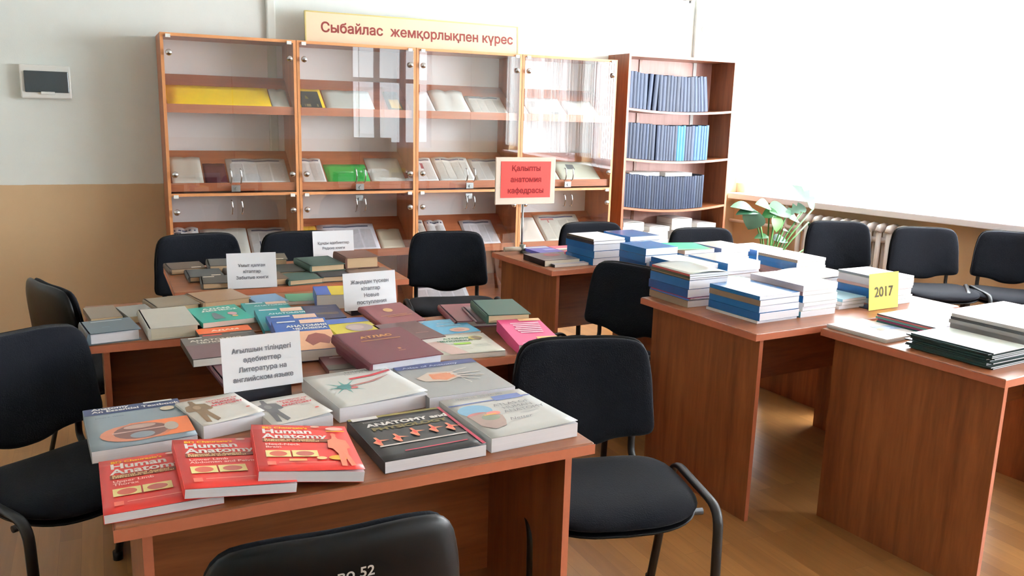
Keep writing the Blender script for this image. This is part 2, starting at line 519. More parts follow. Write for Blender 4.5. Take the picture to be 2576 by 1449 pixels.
# baseboards
BASE = wood((96, 54, 30), (120, 70, 42), (1.2, 14, 14), 0.4)
struct(MB().box(XL, 0.36, WY - 0.016, WY, 0, 0.06).build('baseboard_back', BASE))
struct(MB().box(0, WEND, -0.016, 0, 0, 0.06).build('baseboard_right', BASE, None, (WX, WY, 0), (0, 0, WROT)))
# shallow boxed-in riser on the back wall above the cabinets
struct(bevel(MB().box(1.055, 1.115, WY - 0.035, WY, 1.0, ZC).build('trim_1', mat((214, 220, 214), 0.7, 0.3, 0.02, 10)), 0.01))

# radiator under the window
rad = MB(); rad.tube([(0.70, -0.10, 0.64), (1.80, -0.10, 0.64)], 0.022); rad.tube([(0.70, -0.10, 0.20), (1.80, -0.10, 0.20)], 0.022)
rad.tube([(0.72, -0.10, 0.64), (0.62, -0.10, 0.64), (0.60, -0.06, 0.9), (0.60, -0.06, 0.2), (0.72, -0.10, 0.20)], 0.013, fillet=0.05)
RADM = mat((216, 208, 204), 0.45, 0.4, 0.05, 20)
radp = rad.build('radiator', RADM, None, (WX, WY, 0), (0, 0, WROT))
tag(radp, 'white cast iron radiator below the window sill behind the chairs', 'radiator')
sec = MB()
for yy in (-0.045, 0.045):
    sec.tube([(0, yy, 0.005), (0, yy, 0.575)], 0.022, 8, 0, 0.018)
sec.tube([(0, -0.062, 0.575), (0, -0.05, 0.60), (0, 0, 0.605), (0, 0.05, 0.60), (0, 0.062, 0.575)], 0.036, 8, 0, 0.02)
sec.tube([(0, -0.06, 0.01), (0, 0, 0.0), (0, 0.06, 0.01)], 0.032, 8, 0, 0.02)
secm = sec.mesh('section', RADM)
for k in range(13):
    link('section', secm, radp, (0.79 + k * 0.078, -0.10, 0.13))
MB().tube([(0.0, -0.05, 0.62), (0.62, -0.05, 0.62)], 0.014).build('feed_pipe', RADM, radp)

# ================================================================== desks
def desk(cx, cy, w, d, rot, label, modesty=0.45, mod_h=0.36):
    r = bevel(MB().box(-w / 2, w / 2, -d / 2, d / 2, 0.722, 0.75).build('desk', W_X, None, (cx, cy, 0), (0, 0, radians(rot))), 0.004)
    tag(r, label, 'desk', 'laminate desks')
    MB().box(-w / 2 - .0012, w / 2 + .0012, -d / 2 - .0012, -d / 2 - .0002, 0.7225, 0.7465).build('edge_band', EDGE_T, r)
    MB().box(-w / 2 - .0012, -w / 2 - .0002, -d / 2, d / 2, 0.7225, 0.7465).build('edge_band', EDGE_T, r)
    for s in (-1, 1):
        x = s * (w / 2 - 0.055)
        p = MB().box(x - 0.009, x + 0.009, -d / 2 + 0.025, d / 2 - 0.03, 0.0, 0.722).build('side_panel', W_Z, r)
        MB().box(x - 0.009, x + 0.009, -d / 2 + 0.0238, -d / 2 + 0.0248, 0.0, 0.722).build('edge_band', EDGE_T, p)
    ym = -d / 2 + d * modesty
    MB().box(-w / 2 + 0.064, w / 2 - 0.064, ym, ym + 0.016, 0.722 - mod_h, 0.722).build('modesty_panel', W_X, r)
    return r
dA = desk(0.486, 1.922, 1.024, 0.686, 1.5, 'nearest cherry laminate desk holding red and white English anatomy books', 0.62, 0.50)
dC = desk(0.83, 2.600, 1.04, 0.575, 1.5, 'middle cherry laminate desk under the maroon atlas and pink book', 0.55, 0.5)
dB = desk(0.425, 3.19, 1.0, 0.595, 1.0, 'cherry laminate desk at the left wall side with grey hardbacks on it', 0.45, 0.6)
dD = desk(0.745, 3.925, 1.0, 0.61, 0.0, 'far cherry laminate desk covered with old brown books before the cabinets', 0.55, 0.4)
dG = desk(2.475, 3.935, 1.06, 0.60, 5.0, 'far right cherry laminate desk carrying the red sign stand', 0.5, 0.36)
dH = desk(2.845, 3.305, 1.15, 0.56, 3.0, 'cherry laminate desk behind the dark chair, buried under blue volume stacks', 0.5, 0.36)
dE = desk(2.655, 2.628, 1.18, 0.67, 3.5, 'cherry laminate desk with blue book stacks and the yellow year card', 0.75, 0.36)
dF = desk(3.0, 1.945, 1.18, 0.69, 4.5, 'rightmost near cherry laminate desk piled with magazines', 0.75, 0.36)

# ================================================================== chairs
def smooth_closed(pts, it=3):
    for _ in range(it):
        q = []
        n = len(pts)
        for i in range(n):
            a, b = pts[i], pts[(i + 1) % n]
            q.append((a[0] * .75 + b[0] * .25, a[1] * .75 + b[1] * .25)); q.append((a[0] * .25 + b[0] * .75, a[1] * .25 + b[1] * .75))
        pts = q
    return pts
def cushion(out, front, back, fn, rings=6):
    """closed puffed slab over an outline; fn maps (u, v, depth) to a point"""
    cx = sum(p[0] for p in out) / len(out); cy = sum(p[1] for p in out) / len(out)
    n = len(out); v = []; f = []
    lv = [1.0, 0.985, 0.95, 0.86, 0.66, 0.34]
    def ring(s, dep):
        for p in out: v.append(fn(cx + (p[0] - cx) * s, cy + (p[1] - cy) * s, dep))
    prof = [(s, front * sqrt(max(0, 1 - s ** 6))) for s in lv[::-1]] + [(s, -back * sqrt(max(0, 1 - s ** 8))) for s in lv[1:]]
    for s, dpt in prof: ring(s, dpt)
    k = len(prof)
    for j in range(k - 1):
        for i in range(n):
            f.append((j * n + i, (j + 1) * n + i, (j + 1) * n + (i + 1) % n, j * n + (i + 1) % n))
    v.append(fn(cx, cy, front)); f += [(len(v) - 1, i, (i + 1) % n) for i in range(n)]
    v.append(fn(cx, cy, -back)); o2 = (k - 1) * n; f += [(len(v) - 1, o2 + (i + 1) % n, o2 + i) for i in range(n)]
    return v, f
half = [(0.0, 0.325), (0.12, 0.327), (0.195, 0.312), (0.219, 0.225), (0.226, 0.10), (0.232, 0.035), (0.205, 0.018), (0.11, 0.012), (0.05, -0.012), (0.0, -0.016)]
BACK_OUT = smooth_closed(half + [(-x, y) for x, y in half[::-1][1:-1]], 2)[::-1]
SEAT_OUT = []
for i in range(40):
    a = 2 * PI * i / 40
    c_, s_ = cos(a), sin(a)
    e = 2 / 3.6
    SEAT_OUT.append((0.245 * math.copysign(abs(c_) ** e, c_), 0.215 * math.copysign(abs(s_) ** e, s_)))
def back_fn(off):
    def fn(u, v, dep):
        z = 0.505 + v
        bow = -0.55 * u * u                                    # sides wrap forward
        y = 0.235 + 0.10 * (v - 0.05) - 0.35 * max(0, v - 0.2) ** 2 - dep + bow + off
        return (u, y, z)
    return fn
def seat_fn(zc):
    def fn(u, v, dep):
        z = zc + dep - 0.35 * max(0, -v - 0.13) ** 2 * 4 + 0.25 * u * u
        return (u, v, z)
    return fn
def make_chair():
    root = bpy.data.objects.new('office_chair', None); col.objects.link(root)
    v, f = cushion(BACK_OUT, 0.022, 0.014, back_fn(0)); MB().add(v, f, 0, True).build('backrest', FABRIC, root)
    so = [(x * 1.015, 0.155 + (y - 0.155) * 1.02) for x, y in BACK_OUT]
    v, f = cushion(so, 0.008, 0.022, back_fn(0.022)); sh = MB().add(v, f, 0, True).build('back_shell', PLASTIC, root)
    v, f = cushion(SEAT_OUT, 0.028, 0.020, seat_fn(0.447)); MB().add(v, f, 0, True).build('seat', FABRIC, root)
    so = [(x * 0.985, y * 0.985) for x, y in SEAT_OUT]
    v, f = cushion(so, 0.006, 0.016, seat_fn(0.424)); MB().add(v, f, 0, True).build('seat_shell', PLASTIC, root)
    for s in (-1, 1):
        m = MB().tube([(s * 0.257, -0.235, 0.008), (s * 0.257, -0.215, 0.475), (s * 0.257, 0.10, 0.485), (s * 0.257, 0.225, 0.008)], 0.0085, 10, 0, 0.0145, fillet=0.06)
        fr = m.build('leg_frame', TUBE, root)
        for yy in (-0.235, 0.225): MB().cyl((s * 0.257, yy, 0), 0.016, 0.03, 'z', 12).build('foot_cap', PLASTIC, fr)
        MB().tube([(s * 0.165, -0.02, 0.418), (s * 0.178, 0.21, 0.418), (s * 0.178, 0.262, 0.45), (s * 0.178, 0.256, 0.70)], 0.012, 8, 0, 0.007, fillet=0.05).build('back_post', TUBE, root)
        MB().cyl((s * 0.178 , 0.262, 0.735), 0.006, 0.008, 'y', 10).build('screw', STEEL, sh)
    for yy in (-0.13, 0.12):
        MB().tube([(-0.250, yy, 0.430), (0.250, yy, 0.430)], 0.010, 8).build('crossbar', TUBE, root)
    return root
def bvec(deg):
    return (sin(radians(deg)), -cos(radians(deg)))
chair0 = make_chair()
CH = [  # backrest centre x, y, heading (0 = faces the viewer), label
    (0.45, 4.70, 8, 'black fabric office chair behind the left end of the far desk'),
    (0.98, 4.66, 0, 'black fabric office chair mostly hidden behind a white card on the far desk'),
    (1.765, 4.45, -12, 'black fabric office chair standing alone between far desk and red sign desk'),
    (2.82, 4.62, -8, 'dark office chair showing only its top behind the blue stacks, before the bookcase'),
    (3.37, 4.20, -12, 'dark office chair showing only its top between bookcase and potted plant'),
    (4.58, 4.24, -28, 'bluish black chair backrest in front of the radiator, left of the window row'),
    (4.93, 3.83, -30, 'bluish black chair backrest in the middle of the window row'),
    (5.36, 3.50, -50, 'bluish black chair at the right frame edge with its seat showing'),
    (-0.18, 3.57, 112, 'black office chair seen edge-on at the left, beside the grey hardbacks'),
    (-0.245, 2.77, 33, 'large black office chair cut by the left frame edge with seat and leg'),
    (1.30, 2.14, -14, 'black office chair right of the nearest desk with its whole seat showing'),
    (0.312, 1.285, 180, 'black chair in the foreground showing its plastic back shell and screws'),
    (2.175, 3.215, -70, 'black chair wedged between the red sign desk and the blue stacks'),
]
CHAIRS = []
for i, (bx, by, hd, lb) in enumerate(CH):
    c = chair0 if i == 0 else copy_tree(chair0)
    fx, fy = bvec(hd)
    c.location = (bx + fx * 0.235, by + fy * 0.235, 0); c.rotation_euler = (0, 0, radians(hd))
    tag(c, lb, 'chair', 'black office chairs'); CHAIRS.append(c)

# painted inventory marking on the back shell of the foreground chair
v, f = text_geo('\u0432\u043e 52', 0.026, 0.0005)
pts = []
fnb = back_fn(0.022)
for x, y, z in v:
    u, vv = -(x + 0.02), 0.262 + y
    q = fnb(u, vv, -0.0235); pts.append(q)
MB().add(pts, f).build('painted_mark', mat((190, 192, 190), 0.6, 0.3, 0.1, 80), CHAIRS[11])

# ================================================================== glass cabinets
CAB_Y0, CAB_Y1, CAB_H = 5.58, 5.955, 1.918
BACKP = mat((232, 230, 232), 0.6, 0.3, 0.03, 8)
LEVELS = [1.475, 0.995, 0.53, 0.06]             # front foot of each sloped shelf
def knob(parent, x, z, name='hinge_knob'):
    m = MB().cyl((x, -0.008, z), 0.019, 0.006, 'y', 16); m.dome((x, -0.008, z), 0.019, 0.014, 'y', -1)
    m.build(name, CHROME, parent)
def handle(parent, x, z):
    MB().tube([(x, -0.002, z + 0.045), (x, -0.022, z + 0.04), (x + 0.004, -0.026, z), (x, -0.022, z - 0.04), (x, -0.002, z - 0.045)], 0.0045, 8, 0, None, 0.012).build('handle', CHROME, parent)
def cabinet(i, label):
    w = 0.797
    x0 = 0.374 + 0.8 * i
    r = bpy.data.objects.new('glass_cabinet', None); col.objects.link(r); r.location = (x0, CAB_Y0, 0)
    tag(r, label, 'cabinet', 'glass fronted display cabinets')
    D = CAB_Y1 - CAB_Y0
    for xa in (0, w - 0.018):
        p = MB().box(xa, xa + 0.018, 0.012, D, 0, CAB_H).build('side_panel', W_CZ, r)
        MB().box(xa, xa + 0.018, 0.0105, 0.0115, 0, CAB_H).build('edge_band', EDGE, p)
    p = MB().box(0.018, w - 0.018, 0.012, D, CAB_H - 0.018, CAB_H).build('top_panel', W_CX, r)
    MB().box(0.018, w - 0.018, 0.0105, 0.0115, CAB_H - 0.018, CAB_H).build('edge_band', EDGE, p)
    MB().box(0.018, w - 0.018, D - 0.006, D, 0.06, CAB_H - 0.018).build('back_panel', BACKP, r)
    p = MB().box(0.018, w - 0.018, 0.012, D - 0.02, 0.944, 0.962).build('middle_shelf', W_CX, r)
    MB().box(0.018, w - 0.018, 0.0105, 0.0115, 0.944, 0.962).build('edge_band', EDGE, p)
    MB().box(0.018, w - 0.018, 0.03, D - 0.02, 0.0, 0.055).build('plinth', W_CX, r)
    for z in LEVELS:
        p = MB().prism([(0.045, z + 0.010), (0.052, z), (0.345, z + 0.205), (0.338, z + 0.215)], 'x', 0.018, w - 0.018).build('sloped_shelf', W_CX, r)
        MB().box(0.018, w - 0.018, 0.030, 0.044, z - 0.022, z + 0.030).build('front_lip', W_CX, p)
    mid = w / 2
    for k, (za, zb) in enumerate(((0.964, CAB_H - 0.020), (0.062, 0.942))):
        for s in (0, 1):
            xa, xb = (0.020, mid - 0.0015) if s == 0 else (mid + 0.0015, w - 0.020)
            d = MB().box(xa, xb, 0.0, 0.005, za, zb).build('glass_door', GLASS, r)
            hx = xa + 0.024 if s == 0 else xb - 0.024
            zs = ((zb - 0.095, za + 0.115) if k == 0 else (zb - 0.095, za + 0.115))
            for z in zs: knob(d, hx, z)
            handle(d, mid - 0.03 if s == 0 else mid + 0.03, 1.068 if k == 0 else 0.872)
            MB().box(hx - 0.014, hx + 0.014, -0.003, 0.010, zb - 0.008, zb + 0.012).build('pivot_clip', PLASTIC_W, d)
    lk = MB().box(mid - 0.027, mid + 0.027, -0.007, 0.0, 0.972, 1.012); lk.cyl((mid + 0.004, -0.014, 0.99), 0.011, 0.008, 'y', 12)
    lk.build('door_lock', STEEL, r)
    if i in (1, 2):
        lk = MB().box(mid - 0.03, mid + 0.02, -0.007, 0.0, 0.898, 0.936); lk.cyl((mid - 0.004, -0.014, 0.912), 0.010, 0.008, 'y', 12)
        lk.build('door_lock', STEEL, r)
    return r
CABN = ['leftmost', 'second', 'third', 'rightmost']
cabs = [cabinet(i, t) for i, t in enumerate((
    'leftmost glass fronted cabinet with a yellow sheet on its top slope',
    'second glass cabinet from the left, with a green booklet inside',
    'third glass cabinet from the left, behind the chair with white newspapers inside',
    'rightmost glass fronted cabinet, next to the open bookcase'))]

# papers and booklets lying on the sloped shelves
SL = math.atan2(0.205, 0.293)
def shelf_paper(unit, lev, xa, xb, h, rgb, label, cat='newspaper', kind='paper', lines=True, tilt=0, wave=0.006):
    z = LEVELS[lev]
    w = xb - xa
    nx, ny = 8, 6
    v = []; f = []
    def P(a, b):
        return (a * w, b * h, 0.004 + wave * sin(PI * (a * 2 % 1.0001)) * (0.4 + 0.6 * b) + (0.012 * max(0, b - 0.75) ** 1 * 4 * wave / 0.006 * 0.3))
    for j in range(ny + 1):
        for i in range(nx + 1): v.append(P(i / nx, j / ny))
    for j in range(ny):
        for i in range(nx):
            k = j * (nx + 1) + i; f.append((k, k + 1, k + nx + 2, k + nx + 1))
    n0 = len(v); v += [(p[0], p[1], p[2] - 0.003) for p in v]
    f += [[i + n0 for i in q[::-1]] for q in f]
    bd = [i for i in range(nx + 1)] + [(j) * (nx + 1) + nx for j in range(1, ny + 1)] + [ny * (nx + 1) + i for i in range(nx - 1, -1, -1)] + [j * (nx + 1) for j in range(ny - 1, 0, -1)]
    for q in range(len(bd)):
        a, b = bd[q], bd[(q + 1) % len(bd)]; f.append((a, a + n0, b + n0, b))
    x0 = 0.374 + 0.8 * unit
    o = MB().add(v, f, 0, True).build(cat.replace(' ', '_'), mat(rgb, 0.65, 0.3, 0.05, 12), None, (xa, CAB_Y0 + 0.052, z + 0.016), (SL, 0, radians(tilt)))
    tag(o, label, cat, 'papers in the display cabinets')
    def patch(a0, b0, a1, b1, rgb2, name):
        vv = []; ff = []
        for j in range(3):
            for i in range(5):
                p = P(a0 + (a1 - a0) * i / 4, b0 + (b1 - b0) * j / 2); vv.append((p[0], p[1], p[2] + 0.0012))
        for j in range(2):
            for i in range(4): k = j * 5 + i; ff.append((k, k + 1, k + 6, k + 5))
        MB().add(vv, ff).build(name, mat(rgb2, 0.7, 0.2, 0.12, 60), o)
    if lines:
        patch(0.10, 0.88, 0.90, 0.925, (84, 88, 108), 'headline')
        nc = 2 if w < 0.2 else 4
        for c in range(nc):
            a0 = 0.06 + c * 0.9 / nc
            patch(a0, 0.10, a0 + 0.9 / nc - 0.03, 0.80, tuple(int(q * 0.90) for q in rgb), 'text_column')
    return o, patch
W1, W2, W3 = (222, 222, 224), (206, 204, 196), (214, 212, 206)
SP = shelf_paper
SP(0, 0, 0.400, 1.020, 0.215, (244, 206, 10), 'long yellow sheet on the top slope of the leftmost cabinet', 'poster', lines=False, wave=0.002)
SP(0, 0, 1.025, 1.135, 0.20, (214, 220, 214), 'white booklet right of the yellow sheet', 'booklet', lines=False)
SP(0, 1, 0.405, 0.590, 0.265, W2, 'beige document on the middle slope of the leftmost cabinet', 'document', lines=False)
SP(0, 1, 0.600, 0.735, 0.205, (84, 40, 48), 'dark maroon booklet between beige document and newspaper', 'booklet', lines=False, wave=0.002)
o, pt = SP(0, 1, 0.745, 1.125, 0.25, W1, 'newspaper with a portrait in the leftmost cabinet above the mid rail'); pt(0.06, 0.45, 0.26, 0.78, (92, 90, 96), 'photo')
o, pt = SP(0, 2, 0.395, 0.560, 0.27, W1, 'curled newspaper at the left end of the leftmost cabinet lower slope', wave=0.014); pt(0.1, 0.68, 0.35, 0.84, (96, 96, 104), 'photo')
SP(0, 2, 0.568, 0.860, 0.26, W3, 'open white pages in the middle of the leftmost cabinet lower slope', 'document', lines=False)
o, pt = SP(0, 2, 0.868, 1.115, 0.255, W1, 'newspaper with dark picture at right of the leftmost cabinet lower slope'); pt(0.2, 0.12, 0.85, 0.5, (90, 92, 112), 'photo')
o, pt = SP(1, 0, 1.205, 1.365, 0.225, (226, 196, 40), 'yellow framed dark booklet on the second cabinet top slope', 'booklet', lines=False, wave=0.001); pt(0.03, 0.05, 0.88, 0.88, (52, 54, 52), 'dark_cover'); pt(0.2, 0.12, 0.75, 0.25, (150, 140, 110), 'pale_ornament'); pt(0.3, 0.5, 0.7, 0.7, (120, 116, 70), 'gold_lettering')
SP(1, 0, 1.375, 1.70, 0.215, (204, 210, 206), 'wide white document on the second cabinet top slope', 'document', lines=False)
o, pt = SP(1, 0, 1.80, 1.905, 0.22, (96, 84, 40), 'dark booklet with yellow emblem at right of the second cabinet', 'booklet', lines=False); pt(0.2, 0.15, 0.85, 0.6, (206, 170, 60), 'emblem')
SP(1, 1, 1.208, 1.365, 0.255, W1, 'newspaper left of the green booklet in the second cabinet')
SP(1, 1, 1.375, 1.665, 0.195, (46, 150, 62), 'bright green booklet on the middle slope of the second cabinet', 'booklet', lines=False, wave=0.002)
SP(1, 1, 1.675, 1.92, 0.26, W2, 'document in a clear sleeve right of the green booklet', 'document', lines=False, wave=0.004)
SP(1, 2, 1.206, 1.325, 0.26, (204, 166, 50), 'yellow booklet on the second cabinet lower slope', 'booklet', lines=False, wave=0.002)
SP(1, 2, 1.335, 1.735, 0.265, (222, 220, 230), 'open newspaper with blue headline on the second cabinet lower slope')
SP(1, 2, 1.745, 1.915, 0.20, (206, 196, 176), 'beige sheet at right of the second cabinet lower slope', 'document', lines=False)
SP(2, 0, 2.005, 2.135, 0.235, W1, 'white page at the left of the third cabinet top slope', 'document', lines=False)
SP(2, 0, 2.14, 2.40, 0.245, (216, 218, 214), 'arched open magazine on the third cabinet top slope', 'magazine', lines=False, wave=0.016)
SP(2, 0, 2.41, 2.69, 0.205, (222, 218, 212), 'pale newspaper on the third cabinet top slope')
o, pt = SP(2, 1, 2.005, 2.165, 0.265, W1, 'newspaper with red picture on the third cabinet middle slope'); pt(0.08, 0.55, 0.7, 0.78, (130, 60, 74), 'photo')
SP(2, 1, 2.172, 2.45, 0.265, (216, 218, 216), 'open newspaper in the middle of the third cabinet, behind the handles', wave=0.01)
SP(2, 1, 2.456, 2.75, 0.255, (210, 212, 210), 'open newspaper behind the red sign in the third cabinet')
o, pt = SP(2, 2, 2.01, 2.115, 0.285, W3, 'leaning sheet with dark portrait in the third cabinet lower slope', tilt=0); pt(0.35, 0.3, 0.95, 0.75, (74, 72, 78), 'photo')
SP(2, 2, 2.125, 2.27, 0.27, W1, 'white folded newspaper above the chair in the third cabinet', wave=0.012)
SP(2, 2, 2.40, 2.66, 0.265, (220, 218, 226), 'newspaper with violet headline above the desk corner')
SP(2, 3, 2.01, 2.45, 0.26, (218, 218, 226), 'pale newspaper low in the third cabinet behind chair legs')
SP(3, 0, 2.80, 2.86, 0.20, W1, 'narrow white leaflet at left of the rightmost cabinet top slope', 'leaflet', lines=False)
o, pt = SP(3, 0, 2.87, 3.18, 0.21, (216, 214, 208), 'newspaper with grey picture on the rightmost cabinet top slope', lines=False); pt(0.1, 0.45, 0.45, 0.8, (168, 168, 168), 'photo'); pt(0.6, 0.05, 0.95, 0.2, (150, 150, 150), 'photo')
SP(3, 0, 3.19, 3.46, 0.19, (212, 212, 208), 'white document at right of the rightmost cabinet top slope', 'document', lines=False)
SP(3, 1, 2.98, 3.14, 0.225, (196, 206, 190), 'green tinted leaflet behind the handles of the rightmost cabinet', 'leaflet', lines=False)
o, pt = SP(3, 1, 3.15, 3.50, 0.22, (206, 212, 198), 'pale newspaper in the rightmost cabinet middle slope', lines=False); pt(0.3, 0.6, 0.5, 0.85, (120, 126, 130), 'photo')
SP(3, 2, 2.80, 3.03, 0.275, W3, 'white sheet left on the rightmost cabinet lower slope', 'document', lines=False)
o, pt = SP(3, 2, 3.04, 3.42, 0.30, (214, 214, 206), 'open magazine with red picture on the rightmost cabinet lower slope', 'magazine'); pt(0.12, 0.7, 0.42, 0.86, (170, 110, 110), 'photo')

# name board leaning on top of the cabinets
bn = bevel(MB().box(-0.775, 0.775, -0.008, 0.008, 0, 0.205).build('name_board', mat((222, 202, 172), 0.18, 0.5, 0.03, 6), None, (2.055, 5.80, CAB_H + 0.001), (radians(-4), 0, 0)), 0.003)
tag(bn, 'long beige name board with brown lettering standing on the glass cabinets', 'sign')
v, f = text_geo('\u0421\u044b\u0431\u0430\u0439\u043b\u0430\u0441  \u0436\u0435\u043c\u049b\u043e\u0440\u043b\u044b\u049b\u043f\u0435\u043d \u043a\u04af\u0440\u0435\u0441', 0.088, 0.0022)
MB().add([(x + 0.03, -0.009, y + 0.105) for x, y, z in v], f).build('lettering', mat((120, 44, 38), 0.5, 0.3, 0.05, 30), bn)
GOLD = mat((196, 182, 120), 0.3, 0.5, 0.05, 30, metal=0.6)
MB().box(-0.778, 0.778, -0.011, 0.011, 0.200, 0.208).build('edge_strip', GOLD, bn); MB().box(-0.779, -0.771, -0.011, 0.011, 0, 0.205).build('edge_strip', GOLD, bn); MB().box(0.771, 0.779, -0.011, 0.011, 0, 0.205).build('edge_strip', GOLD, bn)

# ================================================================== open bookcase
BK_X0, BK_X1, BK_Y0, BK_Y1, BK_H = 3.715, 4.765, 5.655, 5.955, 1.978
BD = BK_Y1 - BK_Y0; BW = BK_X1 - BK_X0
bk = bpy.data.objects.new('open_bookcase', None); col.objects.link(bk); bk.location = (BK_X0, BK_Y0, 0)
tag(bk, 'open cherry bookcase with sagging shelves of dark blue volumes in the corner', 'bookcase')
for xa in (0, BW - 0.02):
    p = MB().box(xa, xa + 0.02, 0.002, BD, 0, BK_H).build('side_panel', W_Z, bk)
    MB().box(xa, xa + 0.02, 0, 0.001, 0, BK_H).build('edge_band', EDGE_T, p)
p = MB().box(0.02, BW - 0.02, 0.002, BD, BK_H - 0.02, BK_H).build('top_panel', W_X, bk)
MB().box(0.02, BW - 0.02, 0, 0.001, BK_H - 0.02, BK_H).build('edge_band', EDGE_T, p)
PINKB = wood((176, 132, 122), (196, 152, 142), (10, 10, 1.0), 0.5)
MB().box(0.02, 0.29, BD - 0.006, BD, 0, BK_H - 0.02).build('back_panel', PINKB, bk)
MB().box(0.315, BW - 0.02, BD - 0.006, BD, 0, BK_H - 0.02).build('back_panel', PINKB, bk)
MB().box(0.29, 0.315, BD - 0.014, BD, 0, BK_H - 0.02).build('joint_strip', W_Z, bk)
SHELF = [(1.572, 0.024), (1.184, 0.026), (0.800, 0.036), (0.46, 0.03), (0.06, 0.0)]
def sag(k, x):
    z, s = SHELF[k]; t = (x - 0.02) / (BW - 0.04)
    return z - s * 4 * t * (1 - t)
for k in range(len(SHELF)):
    n = 12; v = []; f = []
    for i in range(n + 1):
        x = 0.02 + (BW - 0.04) * i / n; z = sag(k, x)
        v += [(x, 0.002, z - 0.018), (x, BD - 0.008, z - 0.018), (x, BD - 0.008, z), (x, 0.002, z)]
    for i in range(n):
        for q in range(4): f.append((i * 4 + q, i * 4 + (q + 1) % 4, i * 4 + 4 + (q + 1) % 4, i * 4 + 4 + q))
    f += [(0, 3, 2, 1), (n * 4, n * 4 + 1, n * 4 + 2, n * 4 + 3)]
    p = MB().add(v, f).build('shelf', W_X, bk)
    v = []; f = []
    for i in range(n + 1):
        x = 0.02 + (BW - 0.04) * i / n; z = sag(k, x); v += [(x, 0.0012, z - 0.018), (x, 0.0012, z)]
    for i in range(n): f.append((2 * i, 2 * i + 2, 2 * i + 3, 2 * i + 1))
    MB().add(v, f).build('edge_band', EDGE_T, p)

ORD = ['first', 'second', 'third', 'fourth', 'fifth', 'sixth', 'seventh', 'eighth', 'ninth', 'tenth', 'eleventh', 'twelfth', 'thirteenth', 'fourteenth', 'fifteenth', 'sixteenth', 'seventeenth', 'eighteenth', 'nineteenth', 'twentieth']
ORD += ['twenty-' + q for q in ORD[:9]] + ['thirtieth'] + ['thirty-' + q for q in ORD[:9]] + ['fortieth']
PAGE = page_mat(); PAGE_C = page_mat((206, 186, 150)); PAGE_B = page_mat((234, 237, 245)); PAGE_T = page_mat((188, 160, 126))

def upright(k, x, t, h, lean, rgb, label, depth=0.215, group='bound volumes in the open bookcase', y=0.022):
    c = mat(rgb, 0.55, 0.35, 0.12, 40)
    m = MB(); m.box(0, 0.0025, 0, depth, 0, h); m.box(t - 0.0025, t, 0, depth, 0, h)
    o = m.build('bound_volume', c, None, (BK_X0 + x, BK_Y0 + y, sag(k, x + t / 2) + 0.003), (0, radians(lean), 0))
    tag(o, label, 'book', group)
    MB().box(0.003, t - 0.003, 0.004, depth - 0.004, 0.003, h - 0.003).build('page_block', PAGE, o)
    MB().prism([(0.0, 0.0025), (t * 0.2, -0.0015), (t * 0.5, -0.0025), (t * 0.8, -0.0015), (t, 0.0025)], 'z', 0, h).build('spine', c, o)
    return o
rnd = random.Random(11)
BLUES = [(34, 44, 66), (40, 51, 74), (30, 39, 58), (46, 58, 82), (37, 47, 68), (50, 62, 84)]
x = 0.024
for i in range(23):
    t = rnd.uniform(0.026, 0.038) if i % 4 else rnd.uniform(0.036, 0.046)
    t *= 0.98
    lean = 0 if i < 13 else min(9, (i - 12) * 0.9 + 0.5)
    lean = -lean
    if i in (5, 6): lean = 3
    h = rnd.uniform(0.272, 0.282)
    if x + t > BW - 0.23: break
    upright(0, x, t, h, lean, rnd.choice(BLUES), ORD[i] + ' dark blue volume from the left on the top shelf of the open bookcase')
    x += t + 0.0012 + (0.006 if i in (4,) else 0) + (0.002 if lean < 0 else 0) + (0.016 if lean > 0 else 0)
x = 0.022
for i in range(30):
    t = rnd.uniform(0.022, 0.034)
    rgb = rnd.choice(BLUES); word = 'dark blue'
    if x > BW - 0.22: break
    if 0.50 < x < 0.575: rgb = (40, 112, 148); word = 'light blue'
    elif x > 0.665: rgb = rnd.choice([(44, 84, 116), (40, 78, 110), (48, 88, 120)]); word = 'mid blue'
    upright(1, x, t, rnd.uniform(0.275, 0.285), 0.6 if i < 8 else 0, rgb, ORD[i] + ' volume from the left, ' + word + ', on the second shelf of the open bookcase')
    x += t + (0.014 if i == 8 else 0.0012) + (0.002 if i < 8 else 0)
x = 0.022
for i in range(38):
    t = rnd.uniform(0.019, 0.027)
    if x > BW - 0.24: break
    o = upright(2, x, t, rnd.uniform(0.262, 0.27), 0, rnd.choice(BLUES[:3] + [(28, 38, 62)]), ORD[i] + ' thin navy volume from the left on the third shelf of the open bookcase')
    if i % 3 == 1: MB().box(0.005, t - 0.005, -0.0006, 0.0, 0.085, 0.125).build('spine_label', mat((70, 80, 100), 0.6, 0.3, 0.1, 60), o)
    x += t + 0.0012

